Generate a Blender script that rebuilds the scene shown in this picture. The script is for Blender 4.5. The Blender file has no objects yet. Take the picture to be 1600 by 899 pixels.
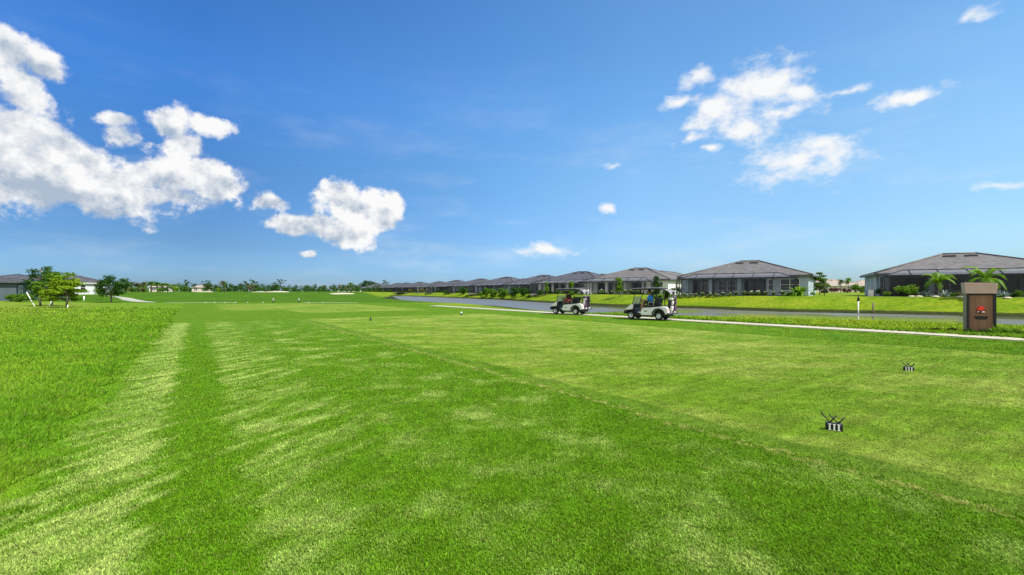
import bpy, bmesh, math, random
import numpy as np
from mathutils import Vector, Matrix

# ------------------------------------------------------------------ camera, sky, sun, exposure
SC = bpy.context.scene
COL = SC.collection
F, HY, CAMH = 711.0, 455.0, 1.68           # focal length and horizon row of the 1600x899 photograph, eye height
cam = bpy.data.objects.new('camera', bpy.data.cameras.new('camera')); COL.objects.link(cam)
cam.location = (0, 0, CAMH); cam.rotation_euler = (math.radians(90), 0, 0)
cam.data.sensor_width = 36; cam.data.lens = 36 * F / 1600
cam.data.shift_y = (HY - 449.5) / 1600
cam.data.clip_start = 0.1; cam.data.clip_end = 20000
SC.camera = cam
SC.view_settings.view_transform = 'Standard'
SC.view_settings.look = 'None'
SC.view_settings.gamma = 1.0
SC.view_settings.exposure = 0.8
SC.render.engine = 'CYCLES'
SC.cycles.use_denoising = True
SC.cycles.max_bounces = 6; SC.cycles.transparent_max_bounces = 12
SC.cycles.diffuse_bounces = 3; SC.cycles.glossy_bounces = 3

SUN_EL, SUN_AZ = math.radians(52), math.radians(124)   # azimuth clockwise from +Y (the view direction): the sun stands to the right
sdir = Vector((math.cos(SUN_EL) * math.sin(SUN_AZ), math.cos(SUN_EL) * math.cos(SUN_AZ), math.sin(SUN_EL)))
sl = bpy.data.lights.new('sun', 'SUN'); sl.energy = 4.0; sl.angle = math.radians(0.5); sl.color = (1.0, 0.95, 0.86)
sun = bpy.data.objects.new('sun', sl); COL.objects.link(sun)
sun.rotation_euler = sdir.to_track_quat('Z', 'Y').to_euler()


class NT:
    """small helper to write node maths as expressions"""
    def __init__(s, tree): s.t = tree; s.n = tree.nodes; s.l = tree.links
    def node(s, typ, **kw):
        n = s.n.new(typ)
        for k, v in kw.items(): setattr(n, k, v)
        return n
    def put(s, sock, v):
        if v is None: return
        if isinstance(v, bpy.types.NodeSocket): s.l.new(v, sock)
        elif hasattr(sock.default_value, '__len__'):
            if not hasattr(v, '__len__'): v = (v,) * len(sock.default_value)
            if len(sock.default_value) == 4 and len(v) == 3: v = (*v, 1)
            sock.default_value = v
        else: sock.default_value = v
    def m(s, op, a, b=None, c=None, clamp=False):
        n = s.node('ShaderNodeMath', operation=op, use_clamp=clamp)
        for i, v in enumerate((a, b, c)): s.put(n.inputs[i], v) if v is not None else None
        return n.outputs[0]
    def v(s, op, a, b=None, scale=None):
        n = s.node('ShaderNodeVectorMath', operation=op)
        s.put(n.inputs[0], a)
        if b is not None: s.put(n.inputs[1], b)
        if scale is not None: s.put(n.inputs['Scale'], scale)
        return n.outputs['Value'] if op in ('LENGTH', 'DOT_PRODUCT') else n.outputs[0]
    def ss(s, a, lo, hi, o0=0.0, o1=1.0, kind='SMOOTHSTEP'):
        n = s.node('ShaderNodeMapRange', interpolation_type=kind)
        s.put(n.inputs[0], a); s.put(n.inputs[1], lo); s.put(n.inputs[2], hi); s.put(n.inputs[3], o0); s.put(n.inputs[4], o1)
        return n.outputs[0]
    def mix(s, f, a, b, blend='MIX'):
        n = s.node('ShaderNodeMix', data_type='RGBA', blend_type=blend)
        s.put(n.inputs[0], f); s.put(n.inputs[6], a); s.put(n.inputs[7], b)
        return n.outputs[2]
    def noise(s, vec, scale, detail=2, rough=0.5, dist=0.0, out=0):
        n = s.node('ShaderNodeTexNoise'); s.put(n.inputs['Vector'], vec)
        n.inputs['Scale'].default_value = scale; n.inputs['Detail'].default_value = detail
        n.inputs['Roughness'].default_value = rough; n.inputs['Distortion'].default_value = dist
        return n.outputs[out]
    def xyz(s, x, y, z=0.0):
        n = s.node('ShaderNodeCombineXYZ')
        for i, q in enumerate((x, y, z)): s.put(n.inputs[i], q)
        return n.outputs[0]
    def sep(s, vec):
        n = s.node('ShaderNodeSeparateXYZ'); s.put(n.inputs[0], vec); return n.outputs
    def ramp(s, f, pts):
        n = s.node('ShaderNodeValToRGB'); e = n.color_ramp.elements
        while len(e) < len(pts): e.new(0.5)
        for q, (p, c) in zip(e, pts):
            q.position = p; q.color = (c, c, c, 1) if not hasattr(c, '__len__') else (*c, 1)
        s.put(n.inputs[0], f); return n.outputs[0]


def build_world():
    w = bpy.data.worlds.new('World'); SC.world = w; w.use_nodes = True
    w.cycles.sampling_method = 'MANUAL'; w.cycles.sample_map_resolution = 512
    g = NT(w.node_tree); g.n.clear()
    sky = g.node('ShaderNodeTexSky', sky_type='NISHITA', sun_disc=False, sun_elevation=SUN_EL, sun_rotation=SUN_AZ)
    sky.altitude = 0; sky.air_density = 1.0; sky.dust_density = 0.6; sky.ozone_density = 2.0
    d = g.node('ShaderNodeTexCoord').outputs['Generated']
    x, y, z = g.sep(d)
    az = g.m('ARCTAN2', x, y); el = g.m('ARCSINE', z)
    # deep, clean summer blue
    hsv = g.node('ShaderNodeHueSaturation'); g.put(hsv.inputs['Color'], sky.outputs[0])
    hsv.inputs['Saturation'].default_value = SKY_SAT; hsv.inputs['Hue'].default_value = SKY_HUE
    # humid summer air: deeper blue away from the sun, paler towards it, pale blue along the horizon
    azf = g.ss(az, math.radians(-70), math.radians(70), kind='LINEAR')
    high = g.ramp(azf, [(0.0, (.23, .47, .74)), (0.25, (.25, .475, .715)), (0.5, (.52, .745, .87)), (0.61, (.66, .84, .90)), (0.82, (.70, .83, .81)), (1.0, (.70, .82, .78))])
    low = g.ramp(azf, [(0.0, (.18, .32, .58)), (0.25, (.165, .27, .48)), (0.5, (.245, .395, .70)), (0.82, (.34, .475, .66)), (1.0, (.34, .47, .64))])
    tint = g.mix(g.ss(el, 0.0, 0.42), low, high)
    band = g.m('MULTIPLY', g.ss(el, 0.02, 0.10), g.ss(el, 0.42, 0.20))
    mid = g.ramp(azf, [(0.0, (.44, .405, .365)), (0.25, (.44, .405, .365)), (0.45, (.52, .475, .41)), (0.61, (.66, .57, .475)), (0.85, (.64, .57, .50)), (1.0, (.62, .56, .50))])
    tint = g.mix(band, tint, g.v('SCALE', g.mix(1.0, tint, mid, 'MULTIPLY'), scale=2.0))
    skyc = g.v('SCALE', g.mix(1.0, hsv.outputs[0], tint, 'MULTIPLY'), scale=2.0)
    bg = g.node('ShaderNodeBackground'); g.put(bg.inputs[0], skyc); bg.inputs[1].default_value = SKY_STR

    def pol(px, py): return math.atan((px - 800) / F), math.atan((HY - py) / math.hypot(F, px - 800))
    def blobs(lst, vec):
        acc = None
        for (cx, cy, rx, ry, wt) in lst:
            a, e = pol(cx, cy)
            ra = (pol(cx + rx, cy)[0] - pol(cx - rx, cy)[0]) / 2
            re = (pol(cx, cy - ry)[1] - pol(cx, cy + ry)[1]) / 2
            q = g.v('LENGTH', g.v('MULTIPLY', g.v('SUBTRACT', vec, (a, e, 0)), (1 / ra, 1 / re, 0)))
            f = g.m('SUBTRACT', wt, q)
            acc = f if acc is None else g.m('SMOOTH_MAX', acc, f, 0.25)
        return acc
    # heaped cumulus to the left and ahead
    warp = g.v('SCALE', g.v('SUBTRACT', g.noise(d, 7, 3, 0.55, out=1), (0.5, 0.5, 0.5)), scale=0.045)
    ae = g.v('ADD', g.xyz(az, el), warp)
    heap = [(0, 75, 66, 46, 1.25), (62, 100, 48, 26, 1.1), (20, 140, 56, 44, 1.3), (10, 195, 62, 46, 1.3), (60, 235, 85, 50, 1.15), (20, 272, 130, 44, 1.2), (110, 296, 165, 26, 1.15), (235, 304, 120, 20, 1.05), (90, 306, 115, 22, 1.25),
            (130, 264, 115, 48, 1.1), (215, 284, 120, 34, 1), (290, 278, 95, 40, 1), (345, 282, 42, 38, 1), (180, 190, 40, 15, .95),
            (200, 222, 55, 26, 1.0), (262, 195, 36, 26, .9), (335, 205, 42, 17, .9), (285, 232, 42, 24, .85), (420, 313, 36, 16, .95),
            (562, 335, 58, 36, 1.1), (605, 333, 32, 30, 1.05), (545, 364, 58, 20, 1.05), (460, 353, 60, 16, 1.0), (500, 345, 40, 14, .95), (545, 312, 26, 16, .9), (485, 397, 16, 8, .8)]
    fld = blobs(heap, ae)
    def puff(vec): return g.noise(vec, 15, 9, 0.64)
    p0 = puff(d)
    off = g.v('ADD', d, (0.022, 0.0, 0.03))
    p1 = puff(off)
    def billow(vec):
        acc = None
        for sc, w in ((9, .62), (23, .38)):
            vo = g.node('ShaderNodeTexVoronoi', feature='F1'); g.put(vo.inputs['Vector'], vec); vo.inputs['Scale'].default_value = sc
            q = g.m('MULTIPLY', g.m('SUBTRACT', 0.95, g.m('MULTIPLY', vo.outputs['Distance'], 1.5)), w)
            acc = q if acc is None else g.m('ADD', acc, q)
        return acc
    bil = billow(g.v('ADD', d, g.v('SCALE', g.v('SUBTRACT', g.noise(d, 30, 3, .6, out=1), (.5, .5, .5)), scale=.03)))
    dens = g.m('ADD', g.m('ADD', fld, 0.24), g.m('ADD', g.m('MULTIPLY', g.m('SUBTRACT', p0, 0.5), 2.9), g.m('MULTIPLY', g.m('SUBTRACT', bil, 0.40), 0.9)))
    a1 = g.ss(dens, -0.10, 0.46)
    # thin torn clouds to the right
    warp2 = g.v('SCALE', g.v('SUBTRACT', g.noise(d, 9, 3, 0.6, out=1), (0.5, 0.5, 0.5)), scale=0.06)
    ae2 = g.v('ADD', g.xyz(az, el), warp2)
    torn = [(1190, 135, 58, 38, 1.06), (1225, 118, 39, 19, 0.96), (1165, 155, 45, 28, 0.96), (1090, 128, 31, 17, 0.86), (1120, 172, 47, 22, 0.91), (1092, 190, 27, 17, 0.86),
            (1250, 145, 40, 19, 0.86), (1170, 195, 56, 27, 0.96), (1215, 180, 67, 16, 0.86), (1278, 225, 56, 16, 0.91), (1238, 247, 56, 20, 1.01),
            (1300, 215, 40, 11, 0.76), (1318, 146, 40, 9, 0.86), (1420, 148, 56, 12, 0.91), (1064, 161, 21, 10, 0.86), (1076, 217, 25, 9, 0.86), (1106, 232, 16, 7, 0.81),
            (950, 326, 10, 9, 0.91), (960, 259, 20, 6, 0.66), (850, 394, 58, 12, 0.68), (1525, 24, 47, 13, 0.66), (1240, 262, 123, 31, 0.56), (1560, 285, 67, 9, 0.41)]
    fl2 = blobs(torn, ae2)
    p2 = g.noise(g.v('MULTIPLY', d, (1.0, 1.0, 1.7)), 19, 8, 0.62)
    den2 = g.m('ADD', g.m('ADD', fl2, 0.14), g.m('MULTIPLY', g.m('SUBTRACT', p2, 0.5), 3.4))
    a2 = g.ss(den2, -0.38, 1.05)
    # faint veil
    veil = g.noise(g.v('MULTIPLY', d, (1.2, 1.2, 5.0)), 3.2, 5, 0.6)
    a3 = g.m('MULTIPLY', g.ss(veil, 0.46, 0.75), g.ss(el, 0.55, 0.05, 0.0, 0.22))
    # unseen broken white cloud, added overhead and behind the viewer to brighten shaded faces
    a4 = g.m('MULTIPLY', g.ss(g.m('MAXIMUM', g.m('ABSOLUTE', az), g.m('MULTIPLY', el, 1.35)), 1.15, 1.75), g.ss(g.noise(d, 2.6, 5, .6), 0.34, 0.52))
    s0 = g.noise(d, 20, 7, 0.56); s1 = g.noise(g.v('ADD', d, (0.009, 0.0, 0.017)), 20, 7, 0.56)
    lit = g.m('ADD', g.m('ADD', 0.72, g.m('MULTIPLY', g.m('SUBTRACT', bil, 0.4), 0.55)), g.m('ADD', g.m('MULTIPLY', g.m('SUBTRACT', s0, s1), 3.2), g.m('MULTIPLY', g.m('SUBTRACT', p0, p1), 1.8)))
    core = g.m('MULTIPLY', g.ss(dens, 0.5, 1.6), 0.10)
    base = g.m('MULTIPLY', g.ss(g.m('ADD', el, g.m('MULTIPLY', g.m('SUBTRACT', p0, .5), .16)), pol(150, 235)[1], pol(150, 342)[1], 0, .50), g.ss(az, -0.30, -0.42))
    lit = g.m('SUBTRACT', g.m('SUBTRACT', g.m('ADD', lit, 0.22), core), base, clamp=True)
    cc = g.mix(lit, CLOUD_DARK, CLOUD_LIGHT)
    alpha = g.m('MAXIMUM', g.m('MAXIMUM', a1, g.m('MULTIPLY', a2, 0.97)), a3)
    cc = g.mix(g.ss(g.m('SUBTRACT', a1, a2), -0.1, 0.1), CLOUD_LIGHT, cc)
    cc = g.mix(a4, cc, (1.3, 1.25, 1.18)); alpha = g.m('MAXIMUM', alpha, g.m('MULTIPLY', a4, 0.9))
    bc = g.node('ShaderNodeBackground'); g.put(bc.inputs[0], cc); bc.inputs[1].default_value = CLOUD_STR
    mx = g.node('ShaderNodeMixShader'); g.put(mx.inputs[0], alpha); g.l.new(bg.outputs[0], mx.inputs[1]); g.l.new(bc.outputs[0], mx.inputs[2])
    out = g.node('ShaderNodeOutputWorld'); g.l.new(mx.outputs[0], out.inputs[0])


SKY_STR, SKY_SAT, SKY_HUE = 0.073, 1.15, 0.5
CLOUD_STR, CLOUD_DARK, CLOUD_LIGHT = 0.555, (0.44, 0.53, 0.66), (1.0, 1.0, 1.0)
build_world()

# ------------------------------------------------------------------ helpers
RNG = np.random.default_rng(7)
random.seed(7)

def tag(o, label=None, cat=None, group=None, kind=None):
    for k, v in (('label', label), ('category', cat), ('group', group), ('kind', kind)):
        if v: o[k] = v
    return o

def empty(name, loc, rz=0.0, label=None, cat=None, group=None):
    o = bpy.data.objects.new(name, None); COL.objects.link(o)
    o.location = loc; o.rotation_euler = (0, 0, rz); o.empty_display_size = 0.3
    return tag(o, label, cat, group)

def link(name, me, mat=None, parent=None, loc=(0, 0, 0)):
    o = bpy.data.objects.new(name, me); COL.objects.link(o); o.location = loc
    if mat is not None:
        if len(me.materials) == 0: me.materials.append(mat)
    if parent is not None: o.parent = parent
    return o

def copy_tree(o, parent=None):
    c = o.copy(); COL.objects.link(c)
    if parent is not None: c.parent = parent
    for ch in list(o.children): copy_tree(ch, c)
    return c

def smooth01(x, a, b):
    t = np.clip((x - a) / (b - a), 0, 1); return t * t * (3 - 2 * t)

class MB:
    """collects boxes, bars, tubes and extrusions; build() links them as one mesh object"""
    def __init__(s): s.v = []; s.f = []; s.sm = []
    def add(s, vs, fs, smooth=False, M=None):
        n = len(s.v)
        for p in vs:
            p = Vector(p)
            if M is not None: p = M @ p
            s.v.append(tuple(p))
        for f in fs: s.f.append(tuple(i + n for i in f)); s.sm.append(smooth)
        return s
    def box(s, x0, x1, y0, y1, z0, z1, M=None, b=0.0):
        if b > 0:
            bm = bmesh.new(); bmesh.ops.create_cube(bm, size=1)
            for q in bm.verts: q.co = Vector(((x0 + x1) / 2 + q.co.x * (x1 - x0), (y0 + y1) / 2 + q.co.y * (y1 - y0), (z0 + z1) / 2 + q.co.z * (z1 - z0)))
            bmesh.ops.bevel(bm, geom=bm.edges[:], offset=b, segments=2, profile=0.5, affect='EDGES')
            bm.verts.index_update()
            r = s.add([q.co.copy() for q in bm.verts], [[q.index for q in f.verts] for f in bm.faces], True, M); bm.free(); return r
        vs = [(x, y, z) for x in (x0, x1) for y in (y0, y1) for z in (z0, z1)]
        return s.add(vs, [(0, 1, 3, 2), (4, 6, 7, 5), (0, 4, 5, 1), (2, 3, 7, 6), (0, 2, 6, 4), (1, 5, 7, 3)], False, M)
    def tube(s, pts, r, n=8, caps=True, M=None):
        pts = [Vector(p) for p in pts]
        rr = [r] * len(pts) if not hasattr(r, '__len__') else list(r)
        vs = []; fs = []
        for i, p in enumerate(pts):
            d = (pts[min(i + 1, len(pts) - 1)] - pts[max(i - 1, 0)]).normalized()
            u = d.orthogonal().normalized() if i == 0 else (u - d * u.dot(d)).normalized()
            w = d.cross(u)
            for k in range(n):
                a = 2 * math.pi * k / n
                vs.append(p + (u * math.cos(a) + w * math.sin(a)) * rr[i])
        for i in range(len(pts) - 1):
            for k in range(n):
                fs.append((i * n + k, i * n + (k + 1) % n, (i + 1) * n + (k + 1) % n, (i + 1) * n + k))
        if caps:
            fs.append(tuple(range(n - 1, -1, -1))); fs.append(tuple(range((len(pts) - 1) * n, len(pts) * n)))
        return s.add(vs, fs, n > 4, M)
    def lathe(s, prof, n=16, M=None, smooth=True):
        vs = []; fs = []; k = len(prof)
        for i in range(n):
            a = 2 * math.pi * i / n
            for (r, z) in prof: vs.append((r * math.cos(a), r * math.sin(a), z))
        for i in range(n):
            for j in range(k - 1):
                a, b = i * k + j, ((i + 1) % n) * k + j
                fs.append((a, b, b + 1, a + 1))
        return s.add(vs, fs, smooth, M)
    def prism(s, poly, y0, y1, M=None, bevel=0.0):
        """polygon in the x-z plane extruded along y"""
        bm = bmesh.new()
        a = [bm.verts.new((x, y0, z)) for x, z in poly]; b = [bm.verts.new((x, y1, z)) for x, z in poly]
        bm.faces.new(a); bm.faces.new(b[::-1]); n = len(poly)
        for i in range(n): bm.faces.new((a[i], b[i], b[(i + 1) % n], a[(i + 1) % n]))
        bmesh.ops.recalc_face_normals(bm, faces=bm.faces[:])
        if bevel > 0:
            es = [e for e in bm.edges if e.is_manifold and e.calc_face_angle(0) > 0.6]
            bmesh.ops.bevel(bm, geom=es, offset=bevel, segments=2, profile=0.5, affect='EDGES')
        bmesh.ops.triangulate(bm, faces=[f for f in bm.faces if len(f.verts) > 4])
        bm.verts.index_update()
        s.add([q.co.copy() for q in bm.verts], [[q.index for q in f.verts] for f in bm.faces], False, M); bm.free()
        return s
    def ball(s, c, r, n=10, m=7, M=None):
        r = (r, r, r) if not hasattr(r, '__len__') else r
        vs = [(c[0], c[1], c[2] - r[2])]; fs = []
        for j in range(1, m):
            t = math.pi * j / m
            for i in range(n):
                a = 2 * math.pi * i / n
                vs.append((c[0] + r[0] * math.sin(t) * math.cos(a), c[1] + r[1] * math.sin(t) * math.sin(a), c[2] - r[2] * math.cos(t)))
        vs.append((c[0], c[1], c[2] + r[2])); L = len(vs) - 1
        for i in range(n):
            fs.append((0, 1 + (i + 1) % n, 1 + i)); fs.append((L, 1 + (m - 2) * n + i, 1 + (m - 2) * n + (i + 1) % n))
        for j in range(m - 2):
            for i in range(n):
                a = 1 + j * n + i; b = 1 + j * n + (i + 1) % n
                fs.append((a, b, b + n, a + n))
        return s.add(vs, fs, True, M)
    def mesh(s, name):
        me = bpy.data.meshes.new(name); me.from_pydata(s.v, [], s.f)
        me.polygons.foreach_set('use_smooth', s.sm); me.update(); return me
    def build(s, name, mat, parent=None, loc=(0, 0, 0)): return link(name, s.mesh(name), mat, parent, loc)

# ------------------------------------------------------------------ materials
def material(name, build):
    m = bpy.data.materials.new(name); m.use_nodes = True
    g = NT(m.node_tree); g.n.clear()
    out = g.node('ShaderNodeOutputMaterial'); b = g.node('ShaderNodeBsdfPrincipled')
    g.l.new(b.outputs[0], out.inputs[0])
    build(g, b, out); return m

def bump(g, b, h, strength, dist):
    n = g.node('ShaderNodeBump'); n.inputs['Strength'].default_value = strength; n.inputs['Distance'].default_value = dist
    g.put(n.inputs['Height'], h); g.l.new(n.outputs[0], b.inputs['Normal'])

def plain(name, col, rough=0.6, var=0.12, scale=3.0, metal=0.0, spec=0.4, bm=0.0):
    """one colour with a little blotchy wear"""
    def f(g, b, out):
        p = g.node('ShaderNodeTexCoord').outputs['Object']
        n = g.noise(p, scale, 4, 0.6)
        k = g.ss(n, 0.3, 0.7, 1 - var, 1 + var, 'LINEAR')
        g.put(b.inputs['Base Color'], g.v('SCALE', col, scale=k))
        g.put(b.inputs['Roughness'], g.ss(n, 0.3, 0.7, rough - 0.06, rough + 0.06, 'LINEAR'))
        b.inputs['Metallic'].default_value = metal; b.inputs['Specular IOR Level'].default_value = spec
        if bm: bump(g, b, g.noise(p, scale * 14, 3, 0.6), bm, 0.01)
    return material(name, f)

def leafy(name, dark, light, trans=0.3, rough=0.5):
    def f(g, b, out):
        a = g.node('ShaderNodeAttribute', attribute_name='tint').outputs['Fac']
        p = g.node('ShaderNodeTexCoord').outputs['Object']
        n = g.noise(p, 1.3, 3, 0.6)
        k = g.m('ADD', g.m('MULTIPLY', a, 0.65), g.ss(n, 0.35, 0.65, 0, 0.35))
        c = g.mix(k, dark, light)
        g.put(b.inputs['Base Color'], c); b.inputs['Roughness'].default_value = rough
        b.inputs['Specular IOR Level'].default_value = 0.15
        t = g.node('ShaderNodeBsdfTranslucent'); g.put(t.inputs[0], g.mix(1.0, c, (1.3, 1.25, 0.6), 'MULTIPLY'))
        mx = g.node('ShaderNodeMixShader'); mx.inputs[0].default_value = trans
        g.l.new(b.outputs[0], mx.inputs[1]); g.l.new(t.outputs[0], mx.inputs[2]); g.l.new(mx.outputs[0], out.inputs[0])
    return material(name, f)

# turf colours by where the grass grows: mown tee, fairway, rough and lawns; all in world metres
CA, CB = 0.82, 0.57                                # the hole runs along (-CB, CA)
def turf_colour(g):
    pos = g.node('ShaderNodeNewGeometry').outputs['Position']
    x, y, z = g.sep(pos)
    p2 = g.xyz(x, y, 0.0)
    t0 = g.m('ADD', g.m('MULTIPLY', x, CA), g.m('MULTIPLY', y, CB))
    s0 = g.m('ADD', g.m('MULTIPLY', x, -CB), g.m('MULTIPLY', y, CA))
    wob = g.m('MULTIPLY', g.m('SUBTRACT', g.noise(p2, 0.55, 3, 0.6), 0.5), 0.55)
    wf = g.m('MULTIPLY', g.m('SUBTRACT', g.noise(p2, 3.0, 4, 0.65), 0.5), 0.75)
    te = g.m('ADD', g.m('ADD', t0, wob), g.m('MULTIPLY', wf, 0.4))
    t = g.m('ADD', g.m('ADD', t0, wob), wf)
    s = g.m('ADD', s0, g.m('MULTIPLY', wob, 3.0))
    big = g.noise(p2, 0.22, 3, 0.55); med = g.noise(p2, 1.1, 4, 0.6); small = g.noise(p2, 7.0, 4, 0.65); fine = g.noise(p2, 55.0, 3, 0.7)
    # fairway: dry pale patches, combed across the mowing direction
    ca = g.m('ADD', g.m('MULTIPLY', x, 0.30), g.m('MULTIPLY', y, 0.95)); cb = g.m('SUBTRACT', g.m('MULTIPLY', x, 0.95), g.m('MULTIPLY', y, 0.30))
    comb = g.noise(g.xyz(g.m('MULTIPLY', ca, 0.75), g.m('MULTIPLY', cb, 3.1)), 1.25, 3, 0.55, 0.25)
    wt = g.ramp(g.ss(t, -1.3, 5.3, kind='LINEAR'), [(0.0, 0.10), (0.04, .38), (0.06, .46), (0.125, .60), (0.165, .14), (0.225, .06), (0.27, .38), (0.38, .34), (0.50, .28), (0.62, .32), (0.75, .27), (0.88, .22), (0.97, .2), (1.0, .1)])
    pal = g.m('ADD', g.m('ADD', g.m('MULTIPLY', comb, g.ss(g.m('ADD', t, g.ss(y, 5.0, 3.0, 0, 1.6)), 1.0, 2.4, 1.05, 0.22)), g.m('MULTIPLY', med, g.ss(g.m('ADD', t, g.ss(y, 5.0, 3.0, 0, 1.6)), 1.0, 2.4, 0.30, 1.06))), g.m('MULTIPLY', wt, 0.62))
    pal = g.m('ADD', pal, g.m('MULTIPLY', g.m('SUBTRACT', fine, 0.5), 0.70))
    pale = g.m('MULTIPLY', g.ss(pal, 0.79, 1.14), g.m('MULTIPLY', g.ss(big, 0.30, 0.55, 0.45, 1.0), 0.92))
    fair = g.mix(pale, FAIR_DARK, FAIR_PALE)
    # tee: short, lighter, gently mottled
    tm = g.m('ADD', g.m('MULTIPLY', big, 0.5), g.m('MULTIPLY', g.noise(g.xyz(g.m('MULTIPLY', x, 0.5), y), 0.9, 4, 0.62), 0.62))
    tee = g.mix(g.ss(tm, 0.46, 0.72), TEE_A, TEE_B)
    fl = g.noise(g.xyz(g.m('MULTIPLY', t0, .35), g.m('MULTIPLY', s0, 3.2)), 1.6, 4, .65)
    tee = g.v('SCALE', tee, scale=g.ss(fl, .3, .7, .78, 1.24, 'LINEAR'))
    # rough
    rm = g.m('ADD', g.m('MULTIPLY', big, 0.6), g.m('MULTIPLY', med, 0.4))
    rgh = g.mix(g.ss(rm, 0.42, 0.62), ROUGH_A, ROUGH_B)
    rgh = g.mix(g.m('MULTIPLY', g.ss(t, -3.0, -14.0), g.ss(y, 8, 26)), rgh, g.mix(g.ss(med, .35, .65), ROUGH_B, ROUGH_Y))
    # strip beside the tee, lawns across the water, far fairway
    strip = g.mix(g.ss(med, 0.35, 0.7), STRIP_A, STRIP_B)
    lawn = g.mix(g.ss(g.m('ADD', g.m('MULTIPLY', big, 0.5), g.m('MULTIPLY', g.noise(g.xyz(g.m('MULTIPLY', x, .3), y), 0.5, 4, .6), 0.5)), 0.40, 0.62), LAWN_A, LAWN_B)
    farf = g.mix(g.ss(big, 0.35, 0.65), FAR_A, FAR_B)
    c = g.mix(g.ss(te, -1.28, -1.08), rgh, g.mix(g.ss(s, 28.8, 30.2), fair, strip))
    in1 = g.m('MULTIPLY', g.m('MULTIPLY', g.ss(te, 5.10, 5.25), g.ss(te, 17.85, 17.65)), g.ss(s, 29.5, 29.0))
    in2 = g.m('MULTIPLY', g.m('MULTIPLY', g.ss(t, 6.5, 7.0), g.ss(t, 17.5, 17.0)), g.m('MULTIPLY', g.ss(s, 37, 37.6), g.ss(s, 62, 61)))
    in3 = g.m('MULTIPLY', g.m('MULTIPLY', g.ss(t, 1.0, 3.0), g.ss(t, 13.5, 12.5)), g.m('MULTIPLY', g.ss(s, 44, 46), g.ss(s, 70, 67)))
    c = g.mix(g.ss(te, 5.1, 5.2), c, strip)
    c = g.mix(g.m('MULTIPLY', in3, 0.8), c, tee)
    c = g.mix(g.m('MAXIMUM', in1, in2), c, tee)
    dv = g.node('ShaderNodeTexVoronoi', feature='F1'); g.put(dv.inputs['Vector'], g.xyz(g.m('MULTIPLY', x, .75), g.m('MULTIPLY', y, 1.1))); dv.inputs['Scale'].default_value = .9
    c = g.mix(g.m('MULTIPLY', g.m('MULTIPLY', g.ss(g.m('ADD', dv.outputs['Distance'], g.m('MULTIPLY', g.m('SUBTRACT', small, .5), .08)), .075, .035), g.ss(big, .48, .54)), g.m('MULTIPLY', in1, .7)), c, (0.085, 0.07, 0.03))
    # scalped line and its darker lip along the tee edge, and the dark lip on the far side
    sc = g.m('MULTIPLY', g.ss(g.m('ABSOLUTE', g.m('SUBTRACT', te, 5.0)), 0.16, 0.03), g.m('MULTIPLY', g.ss(s, 30, 27), g.ss(small, 0.42, 0.58)))
    c = g.mix(g.m('MULTIPLY', sc, 0.75), c, SCALP)
    lip = g.m('MULTIPLY', g.ss(g.m('ABSOLUTE', g.m('SUBTRACT', te, 5.34)), 0.24, 0.10), g.ss(s, 30, 28))
    lip = g.m('MAXIMUM', lip, g.m('MULTIPLY', g.ss(g.m('ABSOLUTE', g.m('SUBTRACT', te, 17.85)), 0.22, 0.05), g.ss(s, 40, 30)))
    c = g.mix(g.m('MULTIPLY', lip, 0.62), c, (0.056, 0.150, 0.005))
    c = g.mix(g.ss(t, 24.2, 25.0), c, lawn)
    c = g.mix(g.m('MULTIPLY', g.ss(g.m('ADD', y, g.m('MULTIPLY', wob, 4)), 64.5, 66.5), g.ss(g.m('SUBTRACT', t, g.m('MULTIPLY', g.m('SUBTRACT', y, 66), 0.23)), 33, 29)), c, farf)
    c = g.mix(g.m('MULTIPLY', g.ss(z, -0.22, -0.34), g.ss(t, 25, 28)), c, (0.035, 0.045, 0.012))
    # every tuft a little different
    k = g.m('ADD', g.m('ADD', 1.0, g.m('MULTIPLY', g.m('SUBTRACT', small, 0.5), 1.0)), g.m('MULTIPLY', g.m('SUBTRACT', fine, 0.5), 1.1))
    k = g.m('MAXIMUM', k, 0.25)
    return c, k, p2, fine, small

FAIR_DARK, FAIR_PALE = (0.080, 0.182, 0.005), (0.29, 0.375, 0.095)
TEE_A, TEE_B = (0.115, 0.215, 0.012), (0.235, 0.295, 0.055)
ROUGH_A, ROUGH_B, ROUGH_Y = (0.085, 0.20, 0.007), (0.14, 0.245, 0.013), (0.175, 0.24, 0.028)
STRIP_A, STRIP_B = (0.075, 0.175, 0.005), (0.11, 0.20, 0.008)
LAWN_A, LAWN_B = (0.115, 0.205, 0.006), (0.20, 0.265, 0.014)
FAR_A, FAR_B = (0.045, 0.120, 0.002), (0.07, 0.155, 0.003)
SCALP = (0.25, 0.26, 0.07)

def turf_ground(g, b, out):
    c, k, p2, fine, small = turf_colour(g)
    mot = g.noise(p2, 2.4, 4, 0.7)
    g.put(b.inputs['Base Color'], g.v('SCALE', c, scale=g.m('MULTIPLY', g.m('MULTIPLY', k, 0.84), g.ss(mot, 0.3, 0.7, 0.62, 1.32, 'LINEAR'))))  # turf colour also scaled down evenly, painting in the self-shadow of blades
    b.inputs['Roughness'].default_value = 0.85; b.inputs['Specular IOR Level'].default_value = 0.05
    bump(g, b, g.m('ADD', fine, g.m('MULTIPLY', small, 0.6)), 0.55, 0.03)
M_GROUND = material('turf_ground', turf_ground)

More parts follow.
